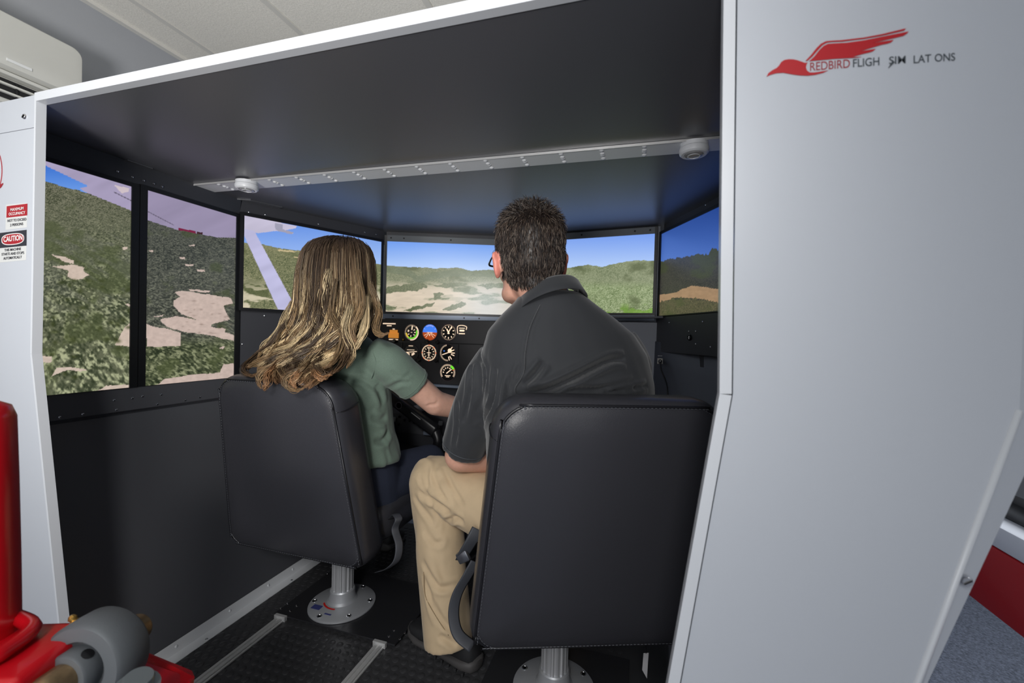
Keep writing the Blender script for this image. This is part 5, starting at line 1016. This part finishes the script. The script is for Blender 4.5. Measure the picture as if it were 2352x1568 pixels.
for cl in range(300):
    ph0 = RNG.uniform(-.35, math.pi+.35) if cl < 250 else RNG.uniform(0, 2*math.pi); s0 = RNG.uniform(0, .16)**1.0; s1 = RNG.uniform(.72, 1.0) if RNG.random() < .75 else RNG.uniform(.5, .8)
    ph_w = RNG.uniform(0, 6.28); fr_ = RNG.uniform(2.6, 4.2); amp = RNG.uniform(.5, 1.2); g0 = RNG.random(); base = BRN*.8 if g0 < .36 else (GOLD if g0 < .66 else BLO*1.06); rho0 = RNG.uniform(.93, 1.05); dph = RNG.normal(0, .10); curl = RNG.uniform(-1, 1)
    ss = np.linspace(s0, s1, NS); tt = (ss-s0)/(s1-s0); am = amp*sstep(.25, .75, ss)
    ph = ph0+dph*tt+.20*am*np.sin(2*np.pi*fr_*ss+ph_w); rho = rho0+.10*am*np.cos(2*np.pi*fr_*ss+ph_w)+.02*tt
    g = hair_pt(ss, ph, rho); g = g+np.outer(sstep(.70, 1, tt)*(curl*.022-.014), [.957, -.287, 0])+np.outer(sstep(.80, 1, tt)*amp*.016*(tt-.6), [-.2, -.7, .5])
    drk = fbm(np.array([ph0*2.2+30]), np.array([1.5]), 2)[0]
    for k in range(15):
        o = RNG.normal(0, 1, 3)*np.array([.0052, .003, .003]); spread = (1-.45*tt**2)[:, None]; ph2 = RNG.uniform(-.5, .5); wob = .0022*np.sin(2*np.pi*(fr_*1.3)*ss+ph_w+ph2)[:, None]*RNG.normal(0, 1, 3)
        p = g+o*spread+wob*sstep(.2, .6, ss)[:, None]; bl = RNG.uniform(.82, 1.15); cc = mixc(np.tile(ROOT, (NS, 1)), np.tile(base*bl, (NS, 1)), sstep(.02, .34, ss)); cc = mixc(cc, np.tile(TIP*bl, (NS, 1)), .7*sstep(.78, .98, ss)); cc = cc*(.78+.4*drk)
        st.add(p, .00105*np.interp(tt, [0, .1, .7, 1], [.8, 1, .9, .25]), cc)
def lock(pts, n_, base, spread=.0075, dy=0.):
    px = catmull(pts, 6); s_ = np.interp(px[:, 1], VV, SV); y_ = np.interp(s_, SV, YC)-np.interp(s_, SV, DD)*1.04-.004+dy; L_, R_ = np.interp(s_, SV, LL), np.interp(s_, SV, RR); e = np.clip(np.abs((px[:, 0]-(L_+R_)/2)/((R_-L_)/2)), 0, 1); y_ = y_+np.interp(s_, SV, DD)*(1-np.sqrt(1-np.minimum(e, .97)**2))*.9
    g = np.array([P(a, b_, c) for (a, b_), c in zip(px, y_)]); m = len(g); tt = np.linspace(0, 1, m); ph = RNG.uniform(0, 6.28)
    for k in range(n_):
        o = RNG.normal(0, 1, 3)*spread*np.array([1, .5, .6]); sp = (.30+.85*np.sin(np.pi*np.clip(tt*.9+.1, 0, 1))-.35*tt)[:, None]; w_ = .002*np.sin(tt*14+ph+RNG.uniform(-.6, .6))[:, None]*RNG.normal(0, 1, 3); bl = RNG.uniform(.7, 1.2); cc = mixc(np.tile(base*.8*bl, (m, 1)), np.tile(base*bl, (m, 1)), sstep(0, .3, tt)); cc = mixc(cc, np.tile(TIP*bl, (m, 1)), .55*sstep(.6, 1, tt))
        st.add(g+o*sp+w_, .0010*np.interp(tt, [0, .15, .7, 1], [.3, 1, .9, .2]), cc)
for pts, b_ in (([(660, 735), (625, 785), (590, 815), (566, 838), (560, 852), (576, 862), (600, 855)], BRN), ([(700, 770), (655, 825), (612, 850), (594, 872), (600, 892)], GOLD), ([(735, 790), (700, 845), (664, 866), (660, 886), (684, 896), (708, 884)], GOLD*.9), ([(745, 800), (725, 840), (745, 862), (768, 852)], BRN), ([(850, 650), (868, 710), (862, 752), (876, 770), (892, 764)], GOLD), ([(842, 680), (838, 750), (818, 792), (808, 815)], BLO), ([(805, 700), (790, 760), (808, 812), (796, 846)], BLO), ([(735, 660), (718, 725), (740, 785), (706, 835), (655, 860)], BLO), ([(692, 680), (668, 745), (694, 795), (645, 838), (592, 846)], BLO*.95),
                ([(770, 640), (760, 720), (785, 775), (765, 830), (735, 850)], GOLD), ([(715, 640), (690, 710), (706, 765), (668, 815), (620, 842)], GOLD), ([(820, 620), (828, 700), (808, 760), (826, 800)], GOLD), ([(672, 690), (640, 760), (604, 800), (590, 830)], BLO), ([(780, 760), (800, 800), (782, 840), (748, 868)], BRN), ([(650, 760), (625, 815), (580, 838), (566, 846)], GOLD), ([(755, 620), (740, 690), (752, 740)], BLO), ([(700, 620), (688, 670), (694, 720)], GOLD*1.1)):
    lock(pts, 46, b_)
for pts, b_ in (([(640, 830), (615, 860), (612, 885), (606, 896)], TIP), ([(690, 850), (672, 875), (680, 892)], TIP), ([(720, 850), (735, 868), (760, 860)], TIP)): lock(pts, 36, b_, .006, -.006)
for k in range(160):                                      # fly-away hairs
    ph0 = RNG.uniform(-.4, math.pi+.4); ss = np.linspace(RNG.uniform(0, .3), RNG.uniform(.3, 1), NS); p = hair_pt(ss, ph0+.3*np.sin(ss*9+k), 1.06+.08*np.sin(ss*7+k*2.)); st.add(p, np.full(NS, .00035), np.tile(BRN, (NS, 1)))
st.build('hair_strands', M_HAIR, hw)['kind'] = 'stuff'
